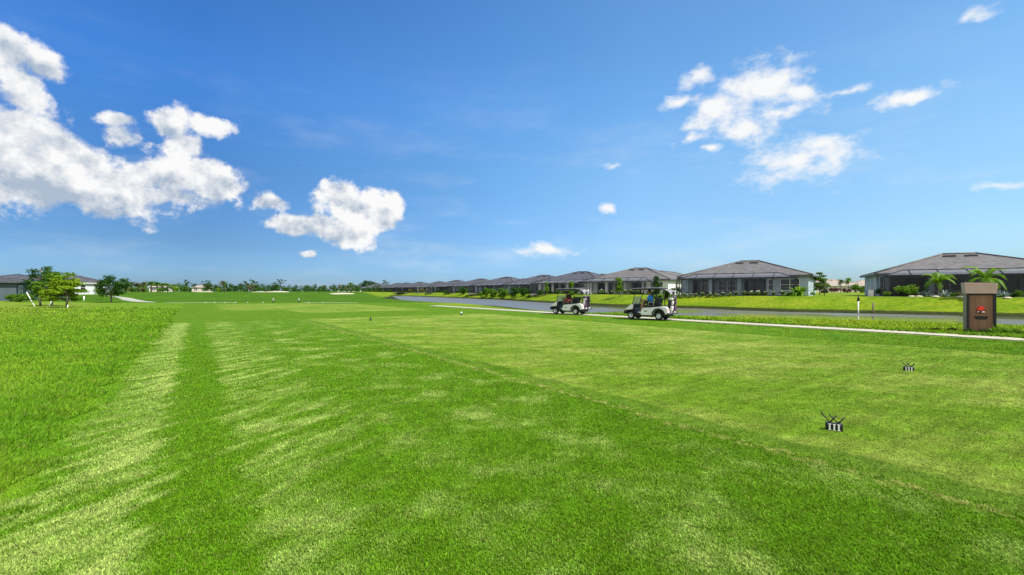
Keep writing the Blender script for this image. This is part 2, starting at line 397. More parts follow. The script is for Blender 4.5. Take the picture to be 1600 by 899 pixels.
def turf_blades(g, b, out):
    c, k, p2, fine, small = turf_colour(g)
    a = g.node('ShaderNodeAttribute', attribute_name='tint').outputs['Fac']
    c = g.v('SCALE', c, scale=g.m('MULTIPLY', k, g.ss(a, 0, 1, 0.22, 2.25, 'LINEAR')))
    dry = g.node('ShaderNodeAttribute', attribute_name='dry').outputs['Fac']
    c = g.mix(dry, c, (0.36, 0.33, 0.11))
    g.put(b.inputs['Base Color'], c); b.inputs['Roughness'].default_value = 0.55; b.inputs['Specular IOR Level'].default_value = 0.08
    t = g.node('ShaderNodeBsdfTranslucent'); g.put(t.inputs[0], c)
    mx = g.node('ShaderNodeMixShader'); mx.inputs[0].default_value = 0.35
    g.l.new(b.outputs[0], mx.inputs[1]); g.l.new(t.outputs[0], mx.inputs[2]); g.l.new(mx.outputs[0], out.inputs[0])
M_BLADES = material('turf_blades', turf_blades)

def m_water(g, b, out):
    p = g.node('ShaderNodeNewGeometry').outputs['Position']
    x, y, z = g.sep(p)
    calm = g.m('ADD', g.noise(g.xyz(g.m('MULTIPLY', x, 0.6), g.m('MULTIPLY', y, 0.6)), 0.16, 2, 0.5), g.ss(x, 16, 2, -.03, .25))
    wav = g.m('ADD', g.noise(g.v('MULTIPLY', p, (1.0, 1.6, 1)), 2.2, 3, 0.6), g.m('MULTIPLY', g.noise(g.v('MULTIPLY', p, (1.0, 2.0, 1)), 9, 2, 0.5), 0.35))
    g.put(b.inputs['Base Color'], (0.115, 0.115, 0.10)); b.inputs['Roughness'].default_value = 0.09
    b.inputs['IOR'].default_value = 1.33; b.inputs['Specular IOR Level'].default_value = 0.5
    n = g.node('ShaderNodeBump'); g.put(b.inputs['Roughness'], g.ss(calm, .44, .58, .06, .36)); g.put(n.inputs['Strength'], g.ss(calm, 0.40, 0.56, 0.06, 0.30)); n.inputs['Distance'].default_value = 0.035
    g.put(n.inputs['Height'], wav); g.l.new(n.outputs[0], b.inputs['Normal'])
M_WATER = material('pond_water', m_water)

def m_concrete(g, b, out):
    p = g.node('ShaderNodeNewGeometry').outputs['Position']
    n = g.noise(p, 1.2, 5, 0.65); f = g.noise(p, 22, 3, 0.6)
    g.put(b.inputs['Base Color'], g.mix(g.m('MULTIPLY', g.m('ADD', n, f), 0.5), (0.30, 0.275, 0.205), (0.50, 0.465, 0.365)))
    x, y, z = g.sep(p)
    s = g.m('ADD', g.m('MULTIPLY', x, -CB), g.m('MULTIPLY', y, CA))
    joint = g.ss(g.m('ABSOLUTE', g.m('SUBTRACT', g.m('FRACT', g.m('MULTIPLY', s, .36)), .5)), .485, .495)
    sock = b.inputs['Base Color'].links[0].from_socket
    st = g.m('MULTIPLY', g.ss(g.noise(p, .55, 4, .7), .5, .72), .35)
    g.put(b.inputs['Base Color'], g.mix(g.m('MAXIMUM', g.m('MULTIPLY', joint, .6), st), sock, (.20, .18, .12)))
    b.inputs['Roughness'].default_value = 0.85; bump(g, b, f, 0.3, 0.01)
M_CONCRETE = material('pale_concrete', m_concrete)
M_PATH = plain('weathered_path', (0.30, 0.31, 0.26), 0.9, 0.15, 0.8, spec=0.1)
M_SAND = plain('bunker_sand', (0.42, 0.39, 0.30), 0.9, 0.15, 0.8, spec=0.1, bm=0.3)

# ------------------------------------------------------------------ the lie of the land
POND = np.array([(85, -6), (60, 5), (40, 18), (29.4, 26.1), (23.7, 31.2), (15.2, 36), (9, 43), (4.3, 50.7), (-1.9, 68.7), (-10.8, 81), (-21, 97), (-30, 122), (-63, 232),
                 (-45.6, 203), (-25, 162), (-3.5, 124), (3, 100), (14.2, 68.5), (24.5, 59), (30.0, 49.5), (35.2, 46.8), (41.6, 42), (47, 38), (60, 32), (95, 15)], float)
def pond_sd(x, y):
    """metres to the water's edge, negative over the pond"""
    x = np.asarray(x, float); y = np.asarray(y, float)
    d = np.full(x.shape, 1e9); ins = np.zeros(x.shape, bool)
    n = len(POND)
    for i in range(n):
        ax, ay = POND[i]; bx, by = POND[(i + 1) % n]
        ex, ey = bx - ax, by - ay
        u = np.clip(((x - ax) * ex + (y - ay) * ey) / (ex * ex + ey * ey), 0, 1)
        d = np.minimum(d, np.hypot(x - ax - u * ex, y - ay - u * ey))
        c = (ay > y) != (by > y)
        with np.errstate(divide='ignore', invalid='ignore'):
            xi = ax + (y - ay) * ex / (ey if ey else 1e-9)
        ins ^= c & (x < xi)
    return np.where(ins, -d, d)
WATER_Z = -0.60
def ground_z(x, y):
    x = np.asarray(x, float); y = np.asarray(y, float)
    t = CA * x + CB * y
    sd = pond_sd(x, y)
    mid = np.interp(y, [0, 40, 70, 120, 170, 232, 300], [35, 44, 44, 48, 58, 78, 90])
    far = smooth01(t, mid - 4, mid + 4)
    near_h = 1.25 * smooth01(y, 68, 150) * (1 - smooth01(t, 28, 40) * (1 - smooth01(y, 150, 235))) + 0.28 * smooth01(-x, 58, 75) * (1 - smooth01(y, 68, 150))
    target = near_h * (1 - far) + (1.05 + 0.12 * smooth01(t, 75, 130)) * far
    w = 5.5 + 3.0 * (1 - far)
    up = WATER_Z + 0.0 + (target - WATER_Z) * np.clip((0.12 + .10 * far) * smooth01(sd, 0.0, 0.7) + (0.88 - .10 * far) * smooth01(sd, 0.0, w), 0, 1)
    dn = WATER_Z + np.maximum(sd * 0.22, -0.9)
    z = np.where(sd > 0, up, dn)
    z = z - 0.012 * ((t > 5.25) & (t < 17.7) & (y < 60)) * 0
    return z
def gz(x, y): return float(ground_z(np.array([x]), np.array([y]))[0])
def X(px, Y): return (px - 800.0) / F * Y

def axis(fine_a, fine_b, step, far_a, far_b):
    a = list(np.arange(fine_a, fine_b, step))
    q, d = fine_a, step
    lo = []
    while q > far_a: d *= 1.25; q -= d; lo.append(q)
    hi = []; q, d = a[-1], step
    while q < far_b: d *= 1.25; q += d; hi.append(q)
    return np.array(lo[::-1] + a + hi)
gx = axis(-70, 70, 0.8, -9000, 9000); gy = axis(-8, 130, 0.8, -300, 12000)
GX, GY = np.meshgrid(gx, gy, indexing='ij'); GZ = ground_z(GX.ravel(), GY.ravel()).reshape(GX.shape)
nx, ny = GX.shape
vs = np.stack([GX, GY, GZ], -1).reshape(-1, 3)
ii, jj = np.meshgrid(np.arange(nx - 1), np.arange(ny - 1), indexing='ij')
q = (ii * ny + jj).ravel(); quads = np.stack([q, q + ny, q + ny + 1, q + 1], 1)
def np_mesh(name, verts, faces, smooth=True, tint=None):
    k = faces.shape[1]; me = bpy.data.meshes.new(name)
    me.vertices.add(len(verts)); me.vertices.foreach_set('co', np.ascontiguousarray(verts, np.float32).ravel())
    me.loops.add(faces.size); me.loops.foreach_set('vertex_index', np.ascontiguousarray(faces, np.int32).ravel())
    me.polygons.add(len(faces)); me.polygons.foreach_set('loop_start', np.arange(0, faces.size, k, dtype=np.int32))
    me.polygons.foreach_set('use_smooth', np.full(len(faces), smooth))
    me.update(calc_edges=True)
    if tint is not None:
        at = me.attributes.new('tint', 'FLOAT', 'FACE'); at.data.foreach_set('value', np.ascontiguousarray(tint, np.float32))
    return me
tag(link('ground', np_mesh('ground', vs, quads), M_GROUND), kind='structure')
wm = bpy.data.meshes.new('pond_water')
bm = bmesh.new(); bmesh.ops.create_grid(bm, x_segments=2, y_segments=2, size=0.5)
for v in bm.verts: v.co = Vector((10 + v.co.x * 220, 110 + v.co.y * 300, WATER_Z))
bm.to_mesh(wm); bm.free()
# the sheet of water, cut to a little beyond its banks
ctr = POND.mean(0)
def water_mesh():
    bm = bmesh.new()
    pts = []
    n = len(POND)
    for i in range(n):
        a, b, c = POND[i - 1], POND[i], POND[(i + 1) % n]
        e1 = (b - a) / np.hypot(*(b - a)); e2 = (c - b) / np.hypot(*(c - b))
        nn = np.array([e1[1] + e2[1], -(e1[0] + e2[0])]); nn /= max(np.hypot(*nn), 1e-6)
        area = sum(POND[k][0] * POND[(k + 1) % n][1] - POND[(k + 1) % n][0] * POND[k][1] for k in range(n))
        sg = 1 if area > 0 else -1
        p = b + nn * sg * 0.5
        pts.append(bm.verts.new((p[0], p[1], WATER_Z)))
    bm.faces.new(pts); bmesh.ops.triangulate(bm, faces=bm.faces[:])
    bmesh.ops.recalc_face_normals(bm, faces=bm.faces[:])
    for f in bm.faces:
        if f.normal.z < 0: f.normal_flip()
    bm.to_mesh(wm); bm.free()
wm.clear_geometry(); water_mesh()
tag(link('pond_water', wm, M_WATER), kind='structure')

def ribbon(name, pts, width, mat, lift=0.03, step=1.0, kind='structure'):
    """a strip of path laid on the ground along a polyline"""
    pts = [np.array(p, float) for p in pts]
    ws = [width] * len(pts) if not hasattr(width, '__len__') else width
    P = []; W = []
    for i in range(len(pts) - 1):
        L = np.hypot(*(pts[i + 1] - pts[i])); n = max(1, int(L / step))
        for k in range(n): P.append(pts[i] + (pts[i + 1] - pts[i]) * k / n); W.append(ws[i] + (ws[i + 1] - ws[i]) * k / n)
    P.append(pts[-1]); W.append(ws[-1])
    P = np.array(P); T = np.gradient(P, axis=0); T /= np.hypot(T[:, 0], T[:, 1])[:, None]
    N = np.stack([-T[:, 1], T[:, 0]], 1)
    rows = []
    for o, dz in ((-0.5, -0.12), (-0.5, lift), (-0.25, lift), (0, lift), (0.25, lift), (0.5, lift), (0.5, -0.12)):
        q = P + N * (np.array(W) * o)[:, None]
        rows.append(np.column_stack([q, ground_z(q[:, 0], q[:, 1]) + dz]))
    n = len(P); V = np.concatenate(rows)
    fs = []
    for r in range(6):
        for i in range(n - 1): fs.append((r * n + i, r * n + i + 1, (r + 1) * n + i + 1, (r + 1) * n + i))
    return tag(link(name, np_mesh(name, V, np.array(fs)[:, ::-1], False), mat), kind=kind)

ribbon('cart_path', [(34, 8), (26, 9.8), (20.5, 13.1), (17.4, 15.7), (16.1, 17.8), (14.2, 20.2), (12.4, 22.5), (10.3, 25.2), (7.4, 29.2), (3.9, 33.6), (0, 39.0), (-5.6, 47.2), (-9, 52)], 1.2, M_CONCRETE, 0.035)
ribbon('crossing_path', [(X(163, 104), 104), (X(186, 90), 90), (X(205, 77), 77), (X(225, 69), 69), (X(244, 66), 66)], [0.6, 1.2, 2.2, 1.8, .3], M_PATH, 0.05)
ribbon('crossing_path', [(-50.5, 66.3), (-45, 66.2), (-40, 66.2)], [.5, .8, .5], M_PATH, 0.03)
ribbon('crossing_path', [(-30.5, 66.3), (-26, 66.2), (-22.5, 66.6)], [.5, .7, .4], M_PATH, 0.03)

# sand bunkers with raised faces beyond the fairway
def bunker(cx, cy, w, h, d):
    n = 28; m = 7; V = []; fs = []
    rs = np.random.default_rng(int(cx * 7) % 997)
    ph = rs.uniform(0, 6, 3)
    for j in range(m + 1):
        r = j / m
        for i in range(n):
            a = 2 * math.pi * i / n
            k = 1 + 0.12 * math.sin(2 * a + ph[0]) + 0.09 * math.sin(3 * a + ph[1]) + .05 * math.sin(5 * a + ph[2])
            x = cx + math.cos(a) * r * w / 2 * k; y = cy + math.sin(a) * r * d / 2 * k
            V.append((x, y, gz(x, y) + 0.03 + h * (0.5 + 0.5 * math.sin(a) * r) * (1 - r ** 6) + (h * 0.9 * max(0, math.sin(a)) * r if j < m else -0.2)))
    for j in range(m):
        for i in range(n): fs.append((j * n + i, j * n + (i + 1) % n, (j + 1) * n + (i + 1) % n, (j + 1) * n + i))
    return tag(link('sand_bunker', np_mesh('sand_bunker', np.array(V), np.array(fs)), M_SAND), kind='structure')
for px, Y, w, h, d in ((431, 175, 10, .28, 7), (466, 185, 9, .2, 7), (531, 185, 12, .28, 8), (318, 195, 7, .2, 7), (403, 190, 6, .16, 6)):
    bunker(X(px, Y), Y, w, h, d)

# grass blades that stand up from the turf near the viewer
def blades():
    N = 900000; N2 = 520000
    Y = np.exp(RNG.uniform(math.log(2.2), math.log(34.0), N)); x = RNG.uniform(-1.35, 1.35, N) * Y
    Y2 = np.exp(RNG.uniform(math.log(3.0), math.log(48.0), N2)); x2 = -1.35 * Y2 + RNG.uniform(0, 1, N2) * (1.35 * Y2 - (1.1 + CB * Y2) / CA)
    Y = np.concatenate([Y, Y2]); x = np.concatenate([x, x2]); N += N2
    t = CA * x + CB * Y + 0.12 * np.sin(x * 1.7 + Y * 0.9) + 0.1 * np.sin(x * 4.1 - Y * 3.3)
    s = -CB * x + CA * Y
    rough = t < -1.15
    tee = (t > 5.15) & (t < 17.8)
    strip = (t > 17.8) & (t < 21.8)
    verge = ((t > 23.6) & (t < 32)) | ((t > 21.6) & (t < 22.2) & (RNG.uniform(0, 1, N) < .35))
    pj = 0.16 * np.sin(x * 2.3 + Y * 1.9) + .1 * np.sin(x * 6.1 - Y * 4.7)
    path = (t >= 22.2 + pj) & (t <= 23.5 + pj)
    keep = ~path & ((rough & (RNG.uniform(0, 1, N) > smooth01(Y, 14, 48))) | (~rough & (Y < 24) & (RNG.uniform(0, 1, N) > smooth01(Y, 9, 24))) | verge)
    x, Y, t, rough, tee, strip, verge = (a[keep] for a in (x, Y, t, rough, tee, strip, verge))
    n = len(x)
    # rough is patchy and taller
    pat = 0.5 + 0.5 * np.sin(x * 0.9 + 1.3 * np.sin(Y * 0.7)) * np.sin(Y * 1.1 + x * 0.4)
    h = np.where(rough, RNG.uniform(0.04, 0.14, n) * (0.7 + 0.5 * pat), np.where(tee, RNG.uniform(0.006, 0.014, n), np.where(verge, RNG.uniform(0.05, 0.16, n), RNG.uniform(0.009, 0.021, n))))
    h = np.where(t < 22.6, np.where(verge, .035, h), h)
    h *= np.where(rough, smooth01(-t, 1.0, 1.7) * 0.75 + 0.25, 1)
    w = np.where(rough | verge, 0.00105, 0.00095) * Y * RNG.uniform(0.7, 1.3, n)
    w = np.maximum(w, 0.0025)
    a = RNG.uniform(0, 2 * math.pi, n); b = RNG.uniform(0, 2 * math.pi, n)
    lean = RNG.uniform(0.15, 0.9, n) * h
    lx, ly = np.cos(b) * lean, np.sin(b) * lean
    # mown blades lie over along the mowing direction
    lx = lx - np.where(rough, 0, CB * 0.35 * h); ly = ly + np.where(rough, 0, CA * 0.35 * h)
    z = ground_z(x, Y) - 0.002
    ux, uy = np.cos(a) * w, np.sin(a) * w
    A = np.stack([x - ux, Y - uy, z], 1); B = np.stack([x + ux, Y + uy, z], 1)
    C = np.stack([x + lx * .35 - ux * .8, Y + ly * .35 - uy * .8, z + h * .55], 1); D = np.stack([x + lx * .35 + ux * .8, Y + ly * .35 + uy * .8, z + h * .55], 1)
    E = np.stack([x + lx - ux * .15, Y + ly - uy * .15, z + h], 1); G = np.stack([x + lx + ux * .15, Y + ly + uy * .15, z + h], 1)
    V = np.concatenate([A, B, C, D, E, G]); i = np.arange(n)
    fs = np.concatenate([np.stack([i, i + n, i + 3 * n, i + 2 * n], 1), np.stack([i + 2 * n, i + 3 * n, i + 5 * n, i + 4 * n], 1)])
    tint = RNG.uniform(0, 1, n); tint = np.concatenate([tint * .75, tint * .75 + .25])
    dry = (RNG.uniform(0, 1, n) < np.where(rough, .07, .03)) * RNG.uniform(.4, 1, n)
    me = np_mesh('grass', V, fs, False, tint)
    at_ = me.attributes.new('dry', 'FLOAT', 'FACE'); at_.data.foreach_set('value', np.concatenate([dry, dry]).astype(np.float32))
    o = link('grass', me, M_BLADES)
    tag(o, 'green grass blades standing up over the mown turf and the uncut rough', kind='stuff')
blades()

# ------------------------------------------------------------------ house materials
def m_tile(name, c1, c2):
    def f(g, b, out):
        p = g.node('ShaderNodeTexCoord').outputs['Object']
        x, y, z = g.sep(p)
        n = g.noise(p, 0.5, 3, 0.6); n2 = g.noise(p, 6, 3, 0.6)
        course = g.m('FRACT', g.m('MULTIPLY', z, 6.6))          # flat tile courses climb the slope
        row = g.m('FLOOR', g.m('MULTIPLY', z, 6.6))
        vv = g.node('ShaderNodeTexWhiteNoise', noise_dimensions='3D')
        g.put(vv.inputs['Vector'], g.xyz(g.m('FLOOR', g.m('MULTIPLY', g.m('ADD', x, g.m('MULTIPLY', row, .5)), 2.6)), g.m('FLOOR', g.m('MULTIPLY', y, 2.6)), row))
        k = g.m('ADD', g.m('MULTIPLY', vv.outputs['Value'], 0.55), g.m('MULTIPLY', n, 0.45))
        c = g.mix(k, c1, c2)
        c = g.mix(g.ss(course, 0.80, 0.97, 0, 0.45), c, (0.03, 0.03, 0.032))
        g.put(b.inputs['Base Color'], c); b.inputs['Roughness'].default_value = 0.7; b.inputs['Specular IOR Level'].default_value = 0.3
        bump(g, b, g.m('ADD', course, n2), 0.35, 0.03)
    return material(name, f)
M_TILE_GREY = m_tile('grey_roof_tile', (0.068, 0.066, 0.067), (0.165, 0.157, 0.157))
M_TILE_DARK = m_tile('charcoal_roof_tile', (0.034, 0.037, 0.047), (0.095, 0.098, 0.115))
M_TILE_TAN = m_tile('tan_roof_tile', (0.22, 0.18, 0.15), (0.40, 0.34, 0.29))
M_WALL_BLUE = plain('blue_grey_stucco', (0.34, 0.42, 0.50), 0.85, 0.08, 0.7, spec=.2, bm=.15)
M_WALL_WHITE = plain('white_stucco', (0.74, 0.74, 0.72), 0.85, 0.06, 0.7, spec=.2, bm=.15)
M_WALL_GREY = plain('grey_stucco', (0.075, 0.098, 0.12), 0.85, 0.08, 0.7, spec=.2, bm=.15)
M_WALL_PALE = plain('pale_stucco', (0.52, 0.55, 0.57), 0.85, 0.08, 0.7, spec=.2)
M_WALL_CREAM = plain('cream_stucco', (0.50, 0.46, 0.40), 0.85, 0.08, 0.7, spec=.2, bm=.15)
M_TRIM = plain('white_trim_paint', (0.74, 0.74, 0.73), 0.5, 0.05)
M_FASCIA = plain('dark_fascia_paint', (0.07, 0.075, 0.085), 0.5, 0.1)
M_BRONZE = plain('bronze_aluminium', (0.022, 0.022, 0.024), 0.4, 0.15, metal=0.3)
def m_glass(g, b, out):
    p = g.node('ShaderNodeTexCoord').outputs['Object']
    n = g.noise(p, 0.9, 2, 0.5)
    g.put(b.inputs['Base Color'], g.mix(n, (0.010, 0.014, 0.018), (0.05, 0.06, 0.07))); b.inputs['Roughness'].default_value = 0.04
    b.inputs['Specular IOR Level'].default_value = 0.6
M_GLASS = material('window_glass', m_glass)
def m_screen(name, col, op):
    def f(g, b, out):
        p = g.node('ShaderNodeTexCoord').outputs['Object']
        n = g.noise(p, 0.8, 3, 0.6)
        g.put(b.inputs['Base Color'], col); b.inputs['Roughness'].default_value = 0.55; b.inputs['Specular IOR Level'].default_value = 0.4
        t = g.node('ShaderNodeBsdfTransparent'); mx = g.node('ShaderNodeMixShader')
        g.put(mx.inputs[0], g.ss(n, .3, .7, op - .06, op + .06, 'LINEAR'))
        g.l.new(t.outputs[0], mx.inputs[1]); g.l.new(b.outputs[0], mx.inputs[2]); g.l.new(mx.outputs[0], out.inputs[0])
    return material(name, f)
M_SCREEN = m_screen('insect_screen', (0.05, 0.062, 0.08), 0.24)
M_SCREEN_ROOF = m_screen('insect_screen_roof', (0.13, 0.14, 0.16), 0.62)
M_SCREEN_DARK = m_screen('dark_insect_screen', (0.016, 0.018, 0.024), 0.62)
M_PAVER = plain('porch_pavers', (0.42, 0.38, 0.33), 0.85, 0.15, 2.0)

def hip_roof(mb, u0, u1, v0, v1, ze, pitch, oh=0.5, th=0.16, zoff=0.0):
    u0 -= oh; u1 += oh; v0 -= oh; v1 += oh
    W, D = u1 - u0, v1 - v0; half = min(W, D) / 2; zr = ze + th + half * pitch + zoff
    z0, z1 = ze + zoff, ze + th + zoff
    c = [(u0, v0), (u1, v0), (u1, v1), (u0, v1)]
    if W >= D: r = [(u0 + half, (v0 + v1) / 2), (u1 - half, (v0 + v1) / 2)]
    else: r = [((u0 + u1) / 2, v0 + half), ((u0 + u1) / 2, v1 - half)]
    vs = [(*p, z0) for p in c] + [(*p, z1) for p in c] + [(*p, zr) for p in r]
    fs = [(3, 2, 1, 0)] + [(i, (i + 1) % 4, 4 + (i + 1) % 4, 4 + i) for i in range(4)]
    if W >= D: fs += [(4, 5, 9, 8), (5, 6, 9), (6, 7, 8, 9), (7, 4, 8)]
    else: fs += [(4, 5, 8), (5, 6, 9, 8), (6, 7, 9), (7, 4, 8, 9)]
    mb.add(vs, fs)
    # rounded hip and ridge caps
    caps = [(c[0], r[0]), (c[1], r[1] if W >= D else r[0]), (c[2], r[1]), (c[3], r[0] if W >= D else r[1])]
    for a, b in caps: mb.tube([(*a, z1 + .02), (*b, zr + .03)], 0.11, 5)
    mb.tube([(*r[0], zr + .03), (*r[1], zr + .03)], 0.12, 5)
    return zr, r

def window(root, M, w, h, split=True, mat=None):
    """window whose pane faces local -y of M"""
    pn = MB().box(-w / 2, w / 2, -0.02, 0.04, 0, h, M).build('window', M_GLASS, root)
    f = MB(); t = 0.07
    f.box(-w / 2 - t, w / 2 + t, -0.06, 0.05, -t, 0, M).box(-w / 2 - t, w / 2 + t, -0.06, 0.05, h, h + t, M)
    f.box(-w / 2 - t, -w / 2, -0.06, 0.05, 0, h, M).box(w / 2, w / 2 + t, -0.06, 0.05, 0, h, M)
    if split:
        f.box(-w / 2, w / 2, -0.045, -0.02, h * .5 - .025, h * .5 + .025, M)
        if w > 1.3: f.box(-.05, .05, -0.05, -0.02, 0, h, M)
    f.build('frame', mat or M_TRIM, pn)
    return pn

def house(label, ox, oy, yaw, W=16.0, D=13.6, rear=10.0, cage=(-7.5, 7.0), wall=None, roof=None, trim=None, solid=3.2, pitch=0.33, screen=None,
          side_windows=4, H=2.6, group=None, rear_u=(-3.5, None), fasc=None):
    z = gz(ox, oy)
    root = empty('house', (ox, oy, z), math.radians(yaw), label, 'house', group)
    wall = wall or M_WALL_BLUE; roof = roof or M_TILE_GREY; fasc = fasc or M_FASCIA
    hw = W / 2
    u1r = hw - 0.5 if rear_u[1] is None else rear_u[1]
    w = MB()
    w.box(-hw, hw, 2.6, D, -0.5, H)
    w.box(rear_u[0], u1r, D, D + rear, -0.5, H)
    w.box(hw - 5 if solid is None else solid, hw, 0, 2.6, -0.5, H)
    if cage:
        us = solid
        cols = [-hw + .01, -hw + .01 + (us + hw) * .34, -hw + .01 + (us + hw) * .68]
        for cu in cols: w.box(cu, cu + (0.9 if cu == cols[0] else .5), 0.0, 0.5, -0.3, 2.35)
        w.box(-hw + .01, us, 0.04, 0.46, 2.35, H - .01)
    else:
        w.box(-hw, solid, 0, 2.6, -0.5, H)
    w.build('wall', wall, root)
    rf = MB(); zr, rr = hip_roof(rf, -hw, hw, 0, D, H, pitch)
    hip_roof(rf, rear_u[0] + .02, u1r, D - 6, D + rear, H, pitch, zoff=0.012)
    ro = rf.build('roof', roof, root)
    half = (min(W, D) + 1) / 2
    for du in (-1.0, 0.75):
        vb = MB(); v = D / 2 - 1.15
        zz = H + .16 + (v + .5) * pitch if W >= D else H + .16 + (v + .5) * pitch
        cx = du * 1.1
        vb.box(cx - .55, cx + .55, v - .28, v + .18, zz - .16, zz + .16)
        vb.build('roof_vent', M_FASCIA, ro)
    fb = MB(); o = 0.5
    for (a, b, c, d) in ((-hw - o - .03, hw + o + .03, -o - .03, -o), (-hw - o - .03, -hw - o, -o, D + o), (hw + o, hw + o + .03, -o, D + o)):
        fb.box(a, b, c, d, H - .04, H + .12)
    fb.build('gutter', fasc, root)
    # openings of the porch and the solid bay
    T = Matrix.Translation
    if cage:
        L = solid + hw
        window(root, T((-hw + L * .22, 2.6, .05)), L * .26, 2.1, True, M_BRONZE)
        window(root, T((-hw + L * .52, 2.6, .75)), L * .20, 1.35)
        sd = window(root, T((-hw + L * .84, 2.6, .05)), L * .22, 2.1, True, M_BRONZE); sd.name = 'sliding_door'
        window(root, T((solid + .55, 0, .8)), .55, 1.35)
        window(root, T((solid + 2.75, 0, .75)), 2.1, 1.45)
    else:
        for u in (-hw + 2, -hw + 6, solid + 1.5): window(root, T((u, 0, .8)), 1.6, 1.3)
    R = Matrix.Rotation(math.radians(90), 4, 'Z')
    for k in range(side_windows):
        v = 4.0 + k * 4.2
        off = hw if v < D else u1r
        window(root, T((off, v, .95)) @ R, 0.6, 1.25)
        window(root, T((-hw if v < D else rear_u[0], v, .95)) @ Matrix.Rotation(math.radians(-90), 4, 'Z'), 0.9, 1.25)
    if cage:
        c0, c1 = cage; V0 = -3.3; zt = 2.35; zm = 3.02; vi = -1.3
        sp = MB()
        def quad(a, b, c, d): sp.add([a, b, c, d], [(0, 1, 2, 3)])
        quad((c0, V0, 0.02), (c1, V0, 0.02), (c1, V0, zt), (c0, V0, zt))
        quad((c0, V0, 0.02), (c0, -.02, 0.02), (c0, -.02, zt), (c0, V0, zt))
        quad((c1, V0, 0.02), (c1, -.02, 0.02), (c1, -.02, zt), (c1, V0, zt))
        enc = sp.build('screen_enclosure', screen or M_SCREEN, root)
        sr = MB(); i0, i1 = c0 + 2.0, c1 - 2.0
        sr.add([(c0, V0, zt), (c1, V0, zt), (i1, vi, zm), (i0, vi, zm)], [(0, 1, 2, 3)])
        sr.add([(c0, V0, zt), (i0, vi, zm), (i0, -.56, zm), (c0, -.56, zt)], [(0, 1, 2, 3)])
        sr.add([(c1, V0, zt), (i1, vi, zm), (i1, -.56, zm), (c1, -.56, zt)], [(0, 1, 2, 3)])
        sr.add([(i0, vi, zm), (i1, vi, zm), (i1, -.56, zm), (i0, -.56, zm)], [(0, 1, 2, 3)])
        sr.build('screen_roof', M_SCREEN_ROOF, enc)
        fr = MB(); t = .045
        n = max(3, int(round((c1 - c0) / 2.3)))
        for i in range(n + 1):
            u = c0 + (c1 - c0) * i / n
            fr.box(u - t, u + t, V0 - t, V0 + t, -.1, zt)
            ui = min(max(u, i0), i1)
            fr.tube([(u, V0, zt + .03), (ui, vi, zm + .03)], .05, 4)
        for u in (c0, c1):
            for v in (-2.2, -1.1): fr.box(u - t, u + t, v - t, v + t, -.1, zt)
            fr.box(u - t, u + t, V0, -.05, zt - .05, zt + .09); fr.box(u - .03, u + .03, V0, -.05, .9, .97)
        fr.box(c0, c1, V0 - .055, V0 + .055, zt - .05, zt + .09)
        fr.box(c0, c1, V0 - .035, V0 + .035, .42, .47); fr.box(c0, c1, V0 - .05, V0 + .05, -.1, .1)
        fr.box(i0, i1, vi - .05, vi + .05, zm, zm + .07)
        fr.build('enclosure_frame', M_BRONZE, enc)
        MB().box(c0 - .1, c1 + .1, V0 - .1, -.01, -.4, .015).box(-hw + .02, solid - .01, .01, 2.59, -.4, .012).build('porch_floor', M_PAVER, root)
    return root

# ------------------------------------------------------------------ the houses across the water, nearest first
HS = []
HS.append(house('long grey roofed house with a dark screened porch and young palms in front', 51.4, 50.2, -32, W=17, D=14, rear=12, cage=(-8.5, 8.4), wall=M_WALL_BLUE, roof=M_TILE_GREY, solid=4.5, screen=M_SCREEN_DARK, pitch=0.33))
HS.append(house('blue grey house with a tall double window beside its wide screened porch', 31.9, 63.6, -37, W=16, D=13.6, rear=9, wall=M_WALL_BLUE, cage=(-7.7, 6.8), rear_u=(-2, None)))
HS.append(house('white sided house behind the golf carts with a row of small square windows', 21.2, 85.0, -38, W=16, D=13.6, rear=13, cage=(-8.2, 6.2), wall=M_WALL_WHITE, side_windows=5))
rows = [
    ('grey roofed house just past the white sided one, pale window wall', 12.4, 101.8, -37, M_WALL_WHITE, M_TILE_DARK),
    ('dark roofed house above the empty stretch of lawn behind a thin tree', 5.2, 125.8, -37, M_WALL_BLUE, M_TILE_DARK),
    ('dark hipped house with white patio pieces showing under its screen', -5.6, 143.0, -36, M_WALL_BLUE, M_TILE_DARK),
    ('charcoal roofed house with pale streaks on its screened porch', -15.6, 165.2, -36, M_WALL_BLUE, M_TILE_DARK),
    ('charcoal roofed house next to the one with the bright white wall', -27.5, 188.2, -36, M_WALL_GREY, M_TILE_DARK),
    ('house with the bright white wall half way down the far row', -38.5, 214.0, -30, M_WALL_WHITE, M_TILE_DARK),
    ('low dark house with a broad screen porch by the pond head', -50.5, 226.0, -34, M_WALL_GREY, M_TILE_DARK),
    ('small looking dark house seventh from the pond head houses', -62.0, 246.0, -34, M_WALL_GREY, M_TILE_DARK),
    ('dark house with two roof peaks near the end of the far row', -69.5, 258.0, -34, M_WALL_GREY, M_TILE_DARK),
]
for i, (lb, x, y, yaw, wm_, rm_) in enumerate(rows):
    if 'bright white wall half' in lb:
        HS.append(house(lb, x, y, yaw, wall=wm_, roof=rm_, cage=(-8.5, 0.2), solid=0.4, side_windows=2))
    else:
        HS.append(house(lb, x, y, yaw, wall=wm_, roof=rm_, cage=(-7.8, 7.2), side_windows=2, rear=8))
HS.append(house('dark roofed house with a white end wall past the head of the pond', -86.5, 281.0, -20, wall=M_WALL_WHITE, roof=M_TILE_DARK, cage=(-8.4, 3.0), solid=3.2, side_windows=2, rear=6))
HS.append(house('pale walled house almost hidden among palms at the row end', -119.0, 330.0, -10, wall=M_WALL_WHITE, roof=M_TILE_DARK, cage=None, side_windows=2, rear=6))
